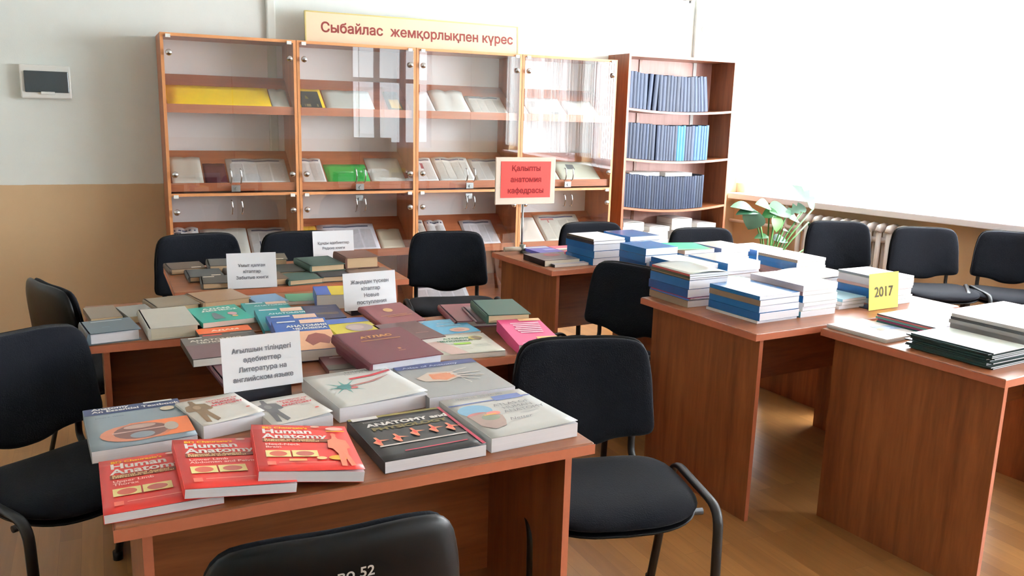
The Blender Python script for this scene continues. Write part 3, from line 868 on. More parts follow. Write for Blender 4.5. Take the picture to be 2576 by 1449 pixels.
def book(name, cx, cy, z0, w, d, t, rot, rgb, label, pages=None, hard=False, cat='book', group=None, rough=0.35, tilt=(0, 0), curl=0.0, spine_rgb=None, grid=False, over=0.0, wave=0.0):
    """closed book lying flat: cover mesh is the root, page block and print are its parts"""
    c = mat(rgb, rough, 0.45, 0.04, 25)
    ms = [c, mat(spine_rgb, rough, 0.45, 0.04, 25) if spine_rgb else c]
    ct = 0.003 if hard else 0.0007
    ov = 0.003 if hard else 0.0
    def top(u, v):
        z = t
        if curl: z += curl * max(0, u - 0.25) ** 2 * (1 - v) ** 1.5 + curl * 0.12 * sin(PI * u) * (1 - v)
        if wave: z += wave * sin(PI * u)
        return z
    m = MB(); sp = MB()
    m.box(-w / 2 - ov, w / 2 + ov, -d / 2 - ov, d / 2 + ov, 0, ct)
    if hard:                                                   # rounded spine
        pr = []
        for i in range(7):
            a = PI / 2 + PI * i / 6
            pr.append((-w / 2 - ov * 0.5 + 0.006 * cos(a), t / 2 + (t / 2) * sin(a)))
        pr2 = [(-w / 2 + 0.004, 0.0), (-w / 2 + 0.004, t)]
        sp.prism([(p[0], p[1]) for p in pr[::-1]] + [(-w / 2 + 0.003, t)] + [(-w / 2 + 0.003, 0.0)], 'y', -d / 2 - ov, d / 2 + ov)
    else:
        sp.box(-w / 2 - 0.0008, -w / 2, -d / 2, d / 2, 0, t)
    if curl or wave:
        n = 8; v = []; f = []
        for j in range(n + 1):
            for i in range(n + 1):
                v.append((-w / 2 + w * i / n, -d / 2 + d * j / n, top(i / n, j / n)))
        n0 = len(v); v += [(p[0], p[1], p[2] - 0.0008) for p in v]
        for j in range(n):
            for i in range(n):
                k = j * (n + 1) + i
                f.append((k, k + 1, k + n + 2, k + n + 1)); f.append((k + n0, k + n + 1 + n0, k + n + 2 + n0, k + 1 + n0))
        bd = [i for i in range(n + 1)] + [j * (n + 1) + n for j in range(1, n + 1)] + [n * (n + 1) + i for i in range(n - 1, -1, -1)] + [j * (n + 1) for j in range(n - 1, 0, -1)]
        for q in range(len(bd)):
            a, b = bd[q], bd[(q + 1) % len(bd)]; f.append((a, a + n0, b + n0, b))
        m.add(v, f, 0, True)
    else:
        m.box(-w / 2 - ov, w / 2 + ov, -d / 2 - ov, d / 2 + ov, t - ct, t)
    o = m.build(name, c, None, (cx, cy, z0), (radians(tilt[0]), radians(tilt[1]), radians(rot)))
    tag(o, label, cat, group)
    sp.build('spine', ms[1], o)
    zt = t - ct - 0.0003
    MB().box(-w / 2 + (0.004 if hard else 0.0002), w / 2 - (0.003 if hard else 0.0), -d / 2 + (0.002 if hard else 0), d / 2 - (0.002 if hard else 0), ct + 0.0002, zt).build('page_block', pages or PAGE, o)
    o_top = lambda u, v, e=0.0007: (-w / 2 + w * u, -d / 2 + d * v, top(u, v) + e)
    return Art(o, o_top, w, d)

class Art:
    """flat print on a cover: u runs left to right, v from the near edge to the far edge"""
    def __init__(self, o, top, w, d):
        self.o, self.top, self.w, self.d = o, top, w, d
        self.e = 0.0007
    def _add(self, uv, faces, rgb, name):
        self.e += 0.00012
        return MB().add([self.top(u, v, self.e) for u, v in uv], faces).build(name, mat(rgb, 0.4, 0.4, 0.08, 60), self.o)
    def rect(self, u0, v0, u1, v1, rgb, name='print_panel'):
        n = 4; uv = []; f = []
        for j in range(n + 1):
            for i in range(n + 1): uv.append((u0 + (u1 - u0) * i / n, v0 + (v1 - v0) * j / n))
        for j in range(n):
            for i in range(n): k = j * (n + 1) + i; f.append((k, k + 1, k + n + 2, k + n + 1))
        self._add(uv, f, rgb, name); return self
    def poly(self, pts, rgb, name='picture'):
        cu = sum(p[0] for p in pts) / len(pts); cv = sum(p[1] for p in pts) / len(pts)
        uv = [(cu, cv)] + list(pts); n = len(pts)
        f = [(0, 1 + i, 1 + (i + 1) % n) for i in range(n)]
        self._add(uv, f, rgb, name); return self
    def ell(self, cu, cv, ru, rv, rgb, name='picture', a0=0):
        return self.poly([(cu + ru * cos(2 * PI * i / 20 + a0), cv + rv * sin(2 * PI * i / 20 + a0)) for i in range(20)], rgb, name)
    def text(self, s, u, v, h, rgb, name='title', bold=0.0, align='CENTER', space=1.0, shear=0.0, wid=1.0):
        vv, ff = text_geo(s, 0.05, bold * 0.05, align, space, shear)
        k = h / 0.05
        uv = [(u + x * k * wid / self.w, v + y * k / self.d) for x, y, z in vv]
        if uv: self._add(uv, ff, rgb, name)
        return self

# two white volumes lying on the third shelf row, stacks on the lowest visible shelf
zt = sag(2, 0.35) + 0.272
book('white_volume', BK_X0 + 0.225, BK_Y0 + 0.13, zt, 0.285, 0.2, 0.028, 0, (224, 222, 220), 'left white volume lying on top of the third shelf row', group='white volumes atop the navy row', curl=0.0, wave=-0.004)
book('white_volume', BK_X0 + 0.560, BK_Y0 + 0.13, zt - 0.004, 0.265, 0.2, 0.028, 0, (224, 222, 220), 'right white volume lying on top of the third shelf row', group='white volumes atop the navy row', wave=-0.004)
NAMES4 = ['leftmost', 'second', 'third', 'rightmost']
for s, (xa, nb, tt) in enumerate(((0.135, 6, 0.036), (0.385, 5, 0.037), (0.625, 6, 0.039), (0.868, 5, 0.037))):
    z = sag(3, xa) + 0.004
    for k in range(nb):
        t = tt * rnd.uniform(0.85, 1.15)
        book('white_paperback', BK_X0 + xa + rnd.uniform(-.008, .008), BK_Y0 + 0.135 + rnd.uniform(-.008, .008), z, 0.20, 0.22, t, rnd.uniform(-2, 2) + 180, rnd.choice([(214, 208, 204), (222, 218, 214), (206, 198, 194)]),
             '%s white paperback from the bottom in the %s stack low in the bookcase' % (ORD[k], NAMES4[s]), group='white stacks low in the open bookcase', wave=0.006 if k == nb - 1 else 0)
        z += t + 0.0005

# ================================================================== wall fixtures
pb = bevel(MB().box(-0.135, 0.135, -0.06, 0, -0.098, 0.098).build('fuse_box', PLASTIC_W, None, (-0.252, WY - 0.0, 1.612)), 0.008)
tag(pb, 'white fuse box with a dark window on the left of the back wall', 'fuse box')
bevel(MB().box(-0.112, 0.122, -0.072, -0.06, -0.062, 0.062).build('window_cover', mat((50, 58, 62), 0.12, 0.5, 0.1, 10), pb), 0.004)
bevel(MB().box(-0.03, 0.045, -0.076, -0.06, -0.074, -0.058).build('latch', PLASTIC_W, pb), 0.003)
ac = bevel(MB().box(3.60, 4.50, WY - 0.21, WY, 2.452, 2.74).build('air_conditioner', PLASTIC_W), 0.02)
tag(ac, 'white wall air conditioner cut by the top frame edge above the bookcase', 'air conditioner')
MB().box(3.64, 4.44, WY - 0.19, WY - 0.05, 2.444, 2.4515).build('outlet_flap', mat((120, 110, 104), 0.5, 0.4, 0.05, 20), ac)
MB().cyl((4.47, WY - 0.03, 2.43), 0.012, 0.03, 'z', 12).build('drain_stub', mat((90, 88, 86), 0.5, 0.4, 0.05, 20), ac)
o = bevel(MB().box(4.545, 4.58, WY - 0.03, WY, 1.2, ZC).build('cable_trunking', mat((216, 216, 212), 0.5, 0.4, 0.03, 20)), 0.004)
tag(o, 'white vertical cable trunking on the wall above the bookcase', 'trunking')
o = MB().cyl((4.66, WY - 0.02, 2.235), 0.032, 0.02, 'y', 20).build('junction_cap', PLASTIC_W); tag(o, 'small round white junction cap right of the cable trunking', 'wall cap')
MB().cyl((4.66, WY - 0.023, 2.235), 0.014, 0.003, 'y', 16).build('cap_centre', mat((170, 170, 176), 0.5, 0.3, 0.03, 20), o)

# ================================================================== potted plant
PLX, PLY = 4.512, 4.841
pl = bpy.data.objects.new('potted_plant', None); col.objects.link(pl); pl.location = (PLX, PLY, 0)
tag(pl, 'green potted plant with broad split leaves in front of the window', 'plant')
m = MB(); m.cyl((0, 0, 0), 0.12, 0.26, 'z', 24, 0, 0.165); m.cyl((0, 0, 0.26), 0.175, 0.03, 'z', 24); m.build('pot', mat((150, 84, 56), 0.7, 0.3, 0.1, 30), pl)
MB().cyl((0, 0, 0.285), 0.16, 0.01, 'z', 20).build('soil', mat((62, 46, 36), 0.95, 0.1, 0.3, 80, bump=0.6), pl)
GR = [(42, 104, 48), (62, 134, 54), (38, 88, 58), (92, 128, 106), (98, 158, 66)]
def leaf(px, py, pz, L, W, yaw, pitch, gi, split=False, roll=0, face=0):
    """leaf blade with a folded midrib; px.. is the leaf base"""
    n = 8; v = []; f = []
    for i in range(n + 1):
        t = i / n
        wd = W * (sin(PI * min(1, t * 0.97 + 0.03)) ** 0.75) * (1.15 - 0.5 * t)
        if split and i in (3, 5): wd *= 0.45
        dr = -0.25 * L * t * t
        v += [(t * L, -wd, dr + 0.25 * wd), (t * L, 0, dr), (t * L, wd, dr + 0.25 * wd)]
    for i in range(n):
        k = 3 * i
        f += [(k, k + 3, k + 4, k + 1), (k + 1, k + 4, k + 5, k + 2)]
    n0 = len(v); v += [(a, b, c - 0.0015) for a, b, c in v]; f += [[q + n0 for q in r[::-1]] for r in f]
    M = Matrix.Rotation(radians(face), 4, 'X') @ Matrix.Rotation(radians(yaw), 4, 'Z') @ Matrix.Rotation(radians(-pitch), 4, 'Y') @ Matrix.Rotation(radians(roll), 4, 'X')
    o = MB().add(v, f, 0, True).build('leaf', LEAFM[gi], pl)
    o.matrix_local = Matrix.Translation((px, py, pz)) @ M
    return o
def leaf_mat(rgb):
    m, nt, p = base_mat('leaf_green')
    tc = N(nt, 'ShaderNodeTexCoord'); wv = N(nt, 'ShaderNodeTexNoise'); wv.inputs['Scale'].default_value = 25
    nt.links.new(tc.outputs['Object'], wv.inputs['Vector'])
    r = N(nt, 'ShaderNodeMapRange'); r.inputs['To Min'].default_value = 0.85; r.inputs['To Max'].default_value = 1.12
    nt.links.new(wv.outputs['Fac'], r.inputs['Value'])
    h = N(nt, 'ShaderNodeHueSaturation'); h.inputs['Color'].default_value = (*lin(rgb), 1); nt.links.new(r.outputs[0], h.inputs['Value'])
    nt.links.new(h.outputs[0], p.inputs['Base Color'])
    p.inputs['Roughness'].default_value = 0.45
    tr = N(nt, 'ShaderNodeBsdfTranslucent'); mx = N(nt, 'ShaderNodeMixShader'); mx.inputs['Fac'].default_value = 0.35
    nt.links.new(h.outputs[0], tr.inputs['Color'])
    out = [n for n in nt.nodes if n.type == 'OUTPUT_MATERIAL'][0]
    nt.links.new(p.outputs[0], mx.inputs[1]); nt.links.new(tr.outputs[0], mx.inputs[2]); nt.links.new(mx.outputs[0], out.inputs['Surface'])
    return m
LEAFM = [leaf_mat(g) for g in GR]
STEM = mat((86, 140, 76), 0.5, 0.4, 0.1, 40)
LEAVES = [  # stem tip (x right, y away, z), length, half width, yaw, pitch, tone, split, turn towards the viewer
    (-0.19, 0.0, 0.815, 0.24, 0.062, 180, 22, 0, False, 35), (-0.17, -0.04, 0.795, 0.22, 0.06, 182, 12, 2, False, 25), (-0.20, -0.06, 0.805, 0.15, 0.10, 225, -50, 3, False, 30),
    (-0.02, 0.0, 0.83, 0.18, 0.062, 180, 28, 1, False, 45), (-0.02, 0.0, 0.795, 0.25, 0.10, 0, 6, 0, False, 40), (0.04, -0.02, 0.79, 0.13, 0.06, 180, -10, 0, False, 40),
    (0.14, -0.02, 0.755, 0.19, 0.075, 0, -6, 2, False, 42), (0.005, -0.04, 0.765, 0.13, 0.065, 270, -62, 4, False, 0), (0.10, -0.05, 0.645, 0.10, 0.035, 0, -8, 3, False, 20),
    (0.05, 0.0, 0.565, 0.17, 0.06, 0, 4, 2, False, 35), (-0.04, -0.03, 0.60, 0.13, 0.04, 180, 8, 0, False, 30),
    (0.43, -0.02, 0.81, 0.27, 0.085, 180, 50, 0, True, -65), (0.36, 0.0, 0.815, 0.18, 0.07, 180, -8, 3, True, 40), (0.38, -0.03, 0.70, 0.17, 0.045, 0, -42, 2, False, 30), (0.38, -0.05, 0.50, 0.18, 0.055, 0, -35, 2, False, 30)]
for lx, ly, lz, L, W, yaw, pit, gi, sp, fc in LEAVES:
    lx, ly, lz, L, W = lx * .94, ly * .94, 1.5 - (1.5 - lz) * .94, L * .94, W * .94
    leaf(lx, ly, lz, L, W, yaw, pit, gi, sp, face=max(0, fc), roll=min(0, fc))
    MB().tube([(lx * 0.12, ly * 0.2, 0.28), (lx * 0.35, ly * 0.5, 0.28 + (lz - 0.28) * 0.55), (lx, ly, lz)], 0.006, 7, 0, None, 0.12).build('stem', STEM, pl)

# ================================================================== paper signs
def card(cx, cy, zb, w, h, rot, lean, lines, size, label, rgb=(232, 236, 242), ink=(104, 106, 114), bend=0.0, stand=True, zbase=0.75, space=1.0):
    n = 8; v = []; f = []
    for j in range(5):
        for i in range(n + 1):
            a = i / n - 0.5; b = j / 4
            v.append((a * w, bend * (1 - (2 * a) ** 2) * (1 - b) + 0.004 * sin(PI * (a + .5)) * b, b * h))
    for j in range(4):
        for i in range(n): k = j * (n + 1) + i; f.append((k, k + 1, k + n + 2, k + n + 1))
    n0 = len(v); v += [(p[0], p[1] + 0.0012, p[2]) for p in v]; f += [[q + n0 for q in r[::-1]] for r in f]
    m = MB().add(v, f, 0, True)
    o = m.build('paper_sign', mat(rgb, 0.75, 0.25, 0.025, 10), None, (cx, cy, zb), (radians(lean), 0, radians(rot)))
    tag(o, label, 'sign', 'printed paper cards')
    if lines:
      for li, ln in enumerate(lines):
        vv, ff = text_geo(ln, size, size * 0.02, 'CENTER', space)
        mid = (li - (len(lines) - 1) / 2) * size * space * 1.05
        MB().add([(x, bend * (1 - (2 * x / w) ** 2) * (1 - ((y - mid) / h + 0.48)) + 0.004 * sin(PI * (x / w + .5)) * ((y - mid) / h + .48) - 0.0012, y - mid + h * 0.47) for x, y, z in vv], ff).build('lettering', mat(ink, 0.7, 0.2, 0.05, 40), o)
    if stand:
        dz = zb - zbase
        tl = math.tan(radians(-lean))
        s = MB().box(-w * 0.36, w * 0.36, 0.008, 0.085, -dz, -dz + 0.004); s.prism([(0.010, -dz + 0.004), (0.014, -dz + 0.004), (0.014 + h * 0.7 * tl, h * 0.7), (0.010 + h * 0.7 * tl, h * 0.7)], 'x', -w * 0.36, w * 0.36)
        s.build('stand', mat((34, 36, 44), 0.25, 0.5, 0.05, 20), o, (0, 0, 0), (radians(-lean), 0, 0))
    return o
card(0.352, 2.165, 0.785, 0.205, 0.140, 6, -8, ['\u0410\u0493\u044b\u043b\u0448\u044b\u043d \u0442\u0456\u043b\u0456\u043d\u0434\u0435\u0433\u0456', '\u04d9\u0434\u0435\u0431\u0438\u0435\u0442\u0442\u0435\u0440', '\u041b\u0438\u0442\u0435\u0440\u0430\u0442\u0443\u0440\u0430 \u043d\u0430', '\u0430\u043d\u0433\u043b\u0438\u0439\u0441\u043a\u043e\u043c \u044f\u0437\u044b\u043a\u0435'], 0.0175, 'large white card with four printed lines behind the English anatomy books', space=1.35)
card(0.553, 3.612, 0.752, 0.200, 0.148, -4, -10, ['\u04b0\u043c\u044b\u0442 \u049b\u0430\u043b\u0493\u0430\u043d', '\u043a\u0456\u0442\u0430\u043f\u0442\u0430\u0440', '\u0417\u0430\u0431\u044b\u0442\u044b\u0435 \u043a\u043d\u0438\u0433\u0438'], 0.0180, 'white card with three printed lines at the front of the old books desk', space=1.35)
card(0.885, 3.00, 0.772, 0.208, 0.138, 6, -8, ['\u0416\u0430\u04a3\u0430\u0434\u0430\u043d \u0442\u04af\u0441\u043a\u0435\u043d', '\u043a\u0456\u0442\u0430\u043f\u0442\u0430\u0440', '\u041d\u043e\u0432\u044b\u0435', '\u043f\u043e\u0441\u0442\u0443\u043f\u043b\u0435\u043d\u0438\u044f'], 0.0190, 'white card with four printed lines and curved bottom between maroon and brown books', bend=-0.02, space=1.25)
card(1.035, 4.15, 0.765, 0.206, 0.140, 0, -8, ['\u049a\u04b1\u043d\u0434\u044b \u04d9\u0434\u0435\u0431\u0438\u0435\u0442\u0442\u0435\u0440', '\u0420\u0435\u0434\u043a\u0438\u0435 \u043a\u043d\u0438\u0433\u0438'], 0.0175, 'farthest white card with two printed lines in front of the second cabinet', space=1.4)
card(2.885, 2.395, 0.752, 0.185, 0.150, 4, -6, ['2017'], 0.058, 'yellow card with the year 2017 on the blue stacks desk', rgb=(218, 200, 98), ink=(74, 66, 40), stand=True)

# red sign on a rod
rs = bpy.data.objects.new('red_sign_stand', None); col.objects.link(rs); rs.location = (2.085, 4.13, 0.75); rs.rotation_euler = (0, 0, radians(-2))
tag(rs, 'red notice in a white frame on a thin metal rod above the far right desk', 'sign')
bevel(MB().box(-0.178, 0.178, -0.006, 0.006, 0.268, 0.522).build('plate', mat((222, 208, 192), 0.5, 0.3, 0.05, 15), rs), 0.003)
o = MB().box(-0.148, 0.148, -0.0085, -0.006, 0.305, 0.50).build('red_sheet', mat((222, 66, 60), 0.5, 0.3, 0.03, 15), rs)
for li, ln in enumerate(('\u049a\u0430\u043b\u044b\u043f\u0442\u044b', '\u0430\u043d\u0430\u0442\u043e\u043c\u0438\u044f', '\u043a\u0430\u0444\u0435\u0434\u0440\u0430\u0441\u044b')):
    v, f = text_geo(ln, 0.040, 0.0014, 'CENTER'); mid = (li - 1) * 0.060
    MB().add([(x, -0.0095, y - mid + 0.402) for x, y, z in v], f).build('lettering', mat((128, 28, 30), 0.6, 0.2, 0.05, 30), o)
MB().tube([(-0.005, 0.012, 0.012), (-0.005, 0.012, 0.27)], 0.0055, 10).build('rod', STEEL, rs)
MB().tube([(-0.115, 0.0, 0.022), (0.005, 0.0, 0.022)], 0.013, 12).build('foot_bar', mat((190, 182, 166), 0.45, 0.4, 0.08, 40), rs)
m = MB().cyl((-0.005, 0.0, 0.0), 0.017, 0.045, 'z', 14); m.box(-0.012, 0.012, -0.075, 0.05, 0.0, 0.012); m.build('clamp', mat((140, 144, 136), 0.4, 0.4, 0.1, 40, metal=0.6), rs)

# ================================================================== nearest desk: English anatomy books
TZ = 0.7505
RED = (204, 54, 47)
WH = (240, 240, 236)
GA = 'English anatomy books on the nearest desk'
a = book('essential_textbook', 0.045, 2.035, TZ, 0.213, 0.278, 0.027, 4, (140, 156, 166), 'grey and orange anatomy textbook with navy title band at the desk corner', GA and PAGE_B, group=GA, curl=0.006)
a.rect(0, 0.83, 1, 1, (62, 74, 112), 'title_band').rect(0.42, 0.10, 1.0, 0.50, (222, 122, 74), 'orange_panel').poly([(0.42, 0.10), (0.42, 0.50), (0.2, 0.36), (0.15, 0.2)], (226, 140, 90), 'orange_wedge')
a.ell(0.46, 0.28, 0.36, 0.20, (200, 130, 104)).ell(0.50, 0.29, 0.27, 0.175, (118, 84, 78)).ell(0.50, 0.20, 0.12, 0.07, (140, 150, 160)).ell(0.50, 0.40, 0.16, 0.05, (186, 160, 150)).rect(0.22, 0.29, 0.78, 0.315, (196, 160, 150), 'picture').ell(0.80, 0.30, 0.07, 0.10, (186, 176, 166))
a.ell(0.84, 0.76, 0.075, 0.055, (226, 214, 190), 'badge').text('Anatomy', 0.08, 0.955, 0.022, WH, bold=.03, align='LEFT').text('An Essential Textbook', 0.08, 0.885, 0.021, WH, bold=.03, align='LEFT').rect(0.62, 0.955, 0.93, 0.995, (236, 238, 240), 'sticker')
a.text('James S. White', 0.10, 0.72, 0.010, (90, 108, 130), 'small_print', align='LEFT')

def red_book(cx, cy, z, rot, t, tilt, label, sub, badge, figure, curl):
    a = book('red_anatomy_book', cx, cy, z, 0.208, 0.262, t, rot, RED, label, PAGE_B, group=GA, tilt=tilt, curl=curl, spine_rgb=(206, 44, 40))
    a.text("BD Chaurasia's", 0.10, 0.925, 0.016, (242, 190, 40), 'series_title', .03, 'LEFT')
    a.text('Human', 0.09, 0.835, 0.037, WH, 'title', .03, 'LEFT').text('Anatomy', 0.09, 0.725, 0.037, WH, 'title', .03, 'LEFT')
    a.rect(0.08, 0.595, 0.82, 0.665, (120, 62, 36), 'subtitle_band').text('Regional and Applied', 0.10, 0.645, 0.0125, (238, 206, 150), 'subtitle', .02, 'LEFT').text('Dissection and Clinical', 0.10, 0.612, 0.0125, (238, 206, 150), 'subtitle', .02, 'LEFT')
    a.text(sub, 0.10, 0.505, 0.0155, (248, 206, 196), 'volume_title', .02, 'LEFT', 0.95)
    a.rect(0.09, 0.265, 0.33, 0.40, (236, 222, 150), 'picture_panel').ell(0.21, 0.33, 0.085, 0.055, (196, 96, 78)).rect(0.345, 0.265, 0.60, 0.40, (236, 222, 150), 'picture_panel').ell(0.47, 0.33, 0.09, 0.05, (186, 100, 90))
    a.rect(0.2, 0.145, 0.74, 0.152, (244, 180, 160), 'rule').rect(0.09, 0.10, 0.17, 0.17, (226, 110, 92), 'publisher_mark')
    a.ell(0.66, 0.95, 0.05, 0.02, (226, 196, 180), 'small_mark')
    if badge: a.ell(0.80, 0.235, 0.11, 0.05, (220, 168, 52), 'gold_badge')
    if figure:
        a.poly([(0.80, 0.72), (0.84, 0.72), (0.85, 0.66), (0.93, 0.62), (0.95, 0.44), (0.91, 0.44), (0.90, 0.30), (0.93, 0.06), (0.88, 0.05), (0.86, 0.26), (0.84, 0.05), (0.79, 0.06), (0.80, 0.32), (0.76, 0.45), (0.72, 0.45), (0.74, 0.62), (0.79, 0.66)], (226, 128, 100), 'figure').ell(0.82, 0.75, 0.028, 0.04, (214, 118, 92), 'figure_head')
        a.ell(0.86, 0.90, 0.095, 0.04, (240, 190, 176), 'oval_badge').rect(0.76, 0.83, 0.96, 0.85, (240, 180, 60), 'volume_mark').rect(0.30, 0.17, 0.47, 0.21, (230, 170, 110), 'small_label').ell(0.62, 0.225, 0.05, 0.03, (240, 214, 150), 'small_badge')
    return a
red_book(0.069, 1.722, TZ, 1.5, 0.018, (0, 0), 'leftmost red anatomy book overhanging the desk corner, partly covered', 'Upper Limb\nThorax', True, False, 0.004)
red_book(0.207, 1.712, 0.7665, 0.5, 0.020, (0, 6.6), 'middle red anatomy book lying over the leftmost one', 'Lower Limb\nAbdomen and Pelvis', False, False, 0.006)
red_book(0.357, 1.716, 0.7690, -6, 0.023, (0, 7.2), 'rightmost red anatomy book with a standing figure on its cover', 'Head-Neck\nBrain', True, True, 0.010)

a = book('black_textbook', 0.615, 1.745, TZ, 0.236, 0.268, 0.027, 2.0, (44, 44, 46), 'black anatomy and physiology textbook with a row of gymnasts', PAGE_B, group=GA, curl=0.006)
a.rect(0, 0.955, 1, 1.0, (128, 116, 54), 'olive_band').rect(0.965, 0, 1.0, 1.0, (176, 54, 80), 'pink_edge').rect(0.03, 0.93, 0.30, 1.0, (226, 226, 226), 'sticker')
a.text('ANATOMY and', 0.12, 0.78, 0.027, WH, bold=.05, align='LEFT', wid=1.12).text('PHYSIOLOGY', 0.14, 0.675, 0.026, (118, 108, 62), bold=.05, align='LEFT', wid=1.18).text('ESSENTIALS OF', 0.11, 0.86, 0.010, (170, 170, 170), 'small_print', align='LEFT')
a.rect(0.07, 0.285, 0.955, 0.31, (226, 222, 216), 'beam').rect(0.25, 0.13, 0.88, 0.147, (186, 50, 76), 'author_line')
for k, (uu, vv, s) in enumerate(((0.10, 0.40, 1), (0.30, 0.42, -1), (0.50, 0.48, 1), (0.70, 0.49, 1), (0.87, 0.47, -1))):
    a.poly([(uu - 0.012, vv - 0.09), (uu + 0.012, vv - 0.09), (uu + 0.02, vv), (uu + 0.11, vv + 0.01 * s), (uu + 0.02, vv + 0.035), (uu + 0.005, vv + 0.10), (uu - 0.02, vv + 0.10), (uu - 0.015, vv + 0.03), (uu - 0.06, vv - 0.005)], (214, 128, 96), 'gymnast').ell(uu, vv + 0.01, 0.018, 0.04, (222, 80, 66), 'leotard')

a = book('white_atlas', 0.862, 1.772, TZ, 0.232, 0.278, 0.035, 4, (206, 210, 208), 'pale grey human anatomy atlas with a painted head at the right desk corner', PAGE_B, group=GA, curl=0.010, rough=0.28)
a.rect(0, 0.80, 1, 0.825, (88, 104, 156), 'blue_line').rect(0.56, 0.78, 0.90, 0.90, (92, 112, 166), 'blue_panel').text('FRANK  H.  NETTER,  MD', 0.45, 0.945, 0.012, (150, 156, 166), 'author')
a.ell(0.20, 0.62, 0.19, 0.14, (128, 176, 206), 'skull').ell(0.18, 0.50, 0.14, 0.07, (176, 110, 108), 'brain_base').poly([(0.05, 0.5), (0.35, 0.55), (0.40, 0.42), (0.36, 0.30), (0.30, 0.20), (0.16, 0.16), (0.06, 0.26)], (170, 150, 142), 'face').ell(0.26, 0.42, 0.10, 0.07, (128, 140, 118), 'face_muscle').ell(0.34, 0.50, 0.08, 0.045, (222, 130, 118), 'face_tissue').rect(0.22, 0.47, 0.36, 0.49, (232, 190, 96), 'nerve')
a.text('ATLAS OF', 0.66, 0.66, 0.023, (110, 116, 122)).text('HUMAN', 0.68, 0.57, 0.023, (110, 116, 122)).text('ANATOMY', 0.70, 0.48, 0.023, (110, 116, 122)).rect(0.60, 0.395, 0.82, 0.402, (150, 154, 158), 'edition_line').text('Netter', 0.53, 0.30, 0.022, (110, 112, 118), 'signature', shear=0.4)

a = book('hand_atlas', 0.842, 2.082, TZ, 0.246, 0.285, 0.034, 1.5, (152, 156, 158), 'grey anatomy atlas with a skeletal hand at the back right of the desk', PAGE_B, group=GA, rough=0.22)
a.rect(0, 0.86, 1, 1, (60, 70, 118), 'title_band').text('Atlas of Anatomy', 0.08, 0.905, 0.019, (196, 204, 220), bold=.02, align='LEFT', wid=1.25)
a.poly([(0.10, 0.56), (0.30, 0.70), (0.56, 0.66), (0.60, 0.48), (0.40, 0.38), (0.16, 0.44)], (206, 192, 180), 'palm').poly([(0.28, 0.64), (0.52, 0.63), (0.56, 0.50), (0.40, 0.42), (0.26, 0.48)], (212, 132, 92), 'muscle')
for k, (u1, v1) in enumerate(((0.78, 0.72), (0.88, 0.56), (0.86, 0.44), (0.76, 0.34), (0.62, 0.27))):
    u0, v0 = 0.50 + 0.02 * k, 0.62 - 0.05 * k
    a.poly([(u0, v0 - 0.016), (u1, v1 - 0.008), (u1 + 0.01, v1), (u1, v1 + 0.008), (u0, v0 + 0.016)], (222, 216, 210), 'finger_bone')
    a.rect(0.30, 0.46 + 0.035 * k, 0.53, 0.468 + 0.035 * k, (232, 190, 160), 'tendon')

a = book('neuroscience_textbook', 0.592, 2.085, TZ, 0.238, 0.275, 0.038, 7, (224, 228, 226), 'white neuroscience textbook with a teal nerve cell at the back of the desk', PAGE_B, group=GA, curl=0.014, rough=0.28)
st = []
for k in range(24):
    an = 2 * PI * k / 24; rr = (0.25 if k % 3 == 0 else 0.07) * (1.0 if k % 2 else 0.85)
    st.append((0.30 + rr * cos(an) * 0.95, 0.52 + rr * sin(an) * 0.95))
a.poly(st, (104, 166, 162), 'nerve_cell').ell(0.30, 0.52, 0.09, 0.07, (80, 140, 140), 'cell_body').poly([(0.36, 0.50), (0.66, 0.55), (0.92, 0.70), (0.66, 0.57), (0.36, 0.54)], (176, 120, 116), 'axon').ell(0.38, 0.46, 0.04, 0.03, (190, 100, 100), 'synapse')
a.poly([(0.44, 0.70), (0.70, 0.715), (0.985, 0.80), (0.985, 0.85), (0.70, 0.765), (0.44, 0.745)], (186, 52, 62), 'red_ribbon').text('PRINCIPLES OF', 0.70, 0.93, 0.016, (128, 134, 136), bold=.02).text('NEURAL SCIENCE', 0.71, 0.865, 0.016, (170, 174, 174), bold=.01)
def textbook(cx, cy, rot, t, lb, curl, fig):
    a = book('human_anatomy_textbook', cx, cy, TZ, 0.146, 0.188, t, rot, (232, 232, 226), lb, PAGE_B, group=GA, curl=curl)
    a.poly([(0.17, 0.88), (0.24, 0.88), (0.25, 0.80), (0.38, 0.76), (0.42, 0.55), (0.37, 0.52), (0.32, 0.66), (0.30, 0.45), (0.34, 0.12), (0.26, 0.06), (0.22, 0.38), (0.17, 0.06), (0.10, 0.10), (0.13, 0.48), (0.10, 0.66), (0.02, 0.55), (0.0, 0.60), (0.05, 0.76), (0.15, 0.80)], fig, 'muscle_figure').ell(0.205, 0.91, 0.04, 0.045, fig, 'figure_head').ell(0.2, 0.66, 0.06, 0.08, tuple(min(255, q + 40) for q in fig), 'chest')
    a.text('TEXTBOOK OF', 0.68, 0.80, 0.0115, (190, 70, 78), bold=.03).text('HUMAN', 0.68, 0.71, 0.016, (190, 60, 70), bold=.04).text('ANATOMY', 0.68, 0.61, 0.016, (190, 60, 70), bold=.04).rect(0.70, 0.50, 0.86, 0.51, (170, 150, 150), 'author_line').ell(0.88, 0.30, 0.035, 0.02, (196, 76, 60), 'red_mark')
textbook(0.226, 2.050, 14, 0.034, 'small white anatomy textbook with a tan muscle figure, left of its pair', 0.012, (130, 106, 80))
textbook(0.384, 2.005, 9, 0.028, 'small white anatomy textbook with a grey muscle figure, right of its pair', 0.016, (108, 108, 110))

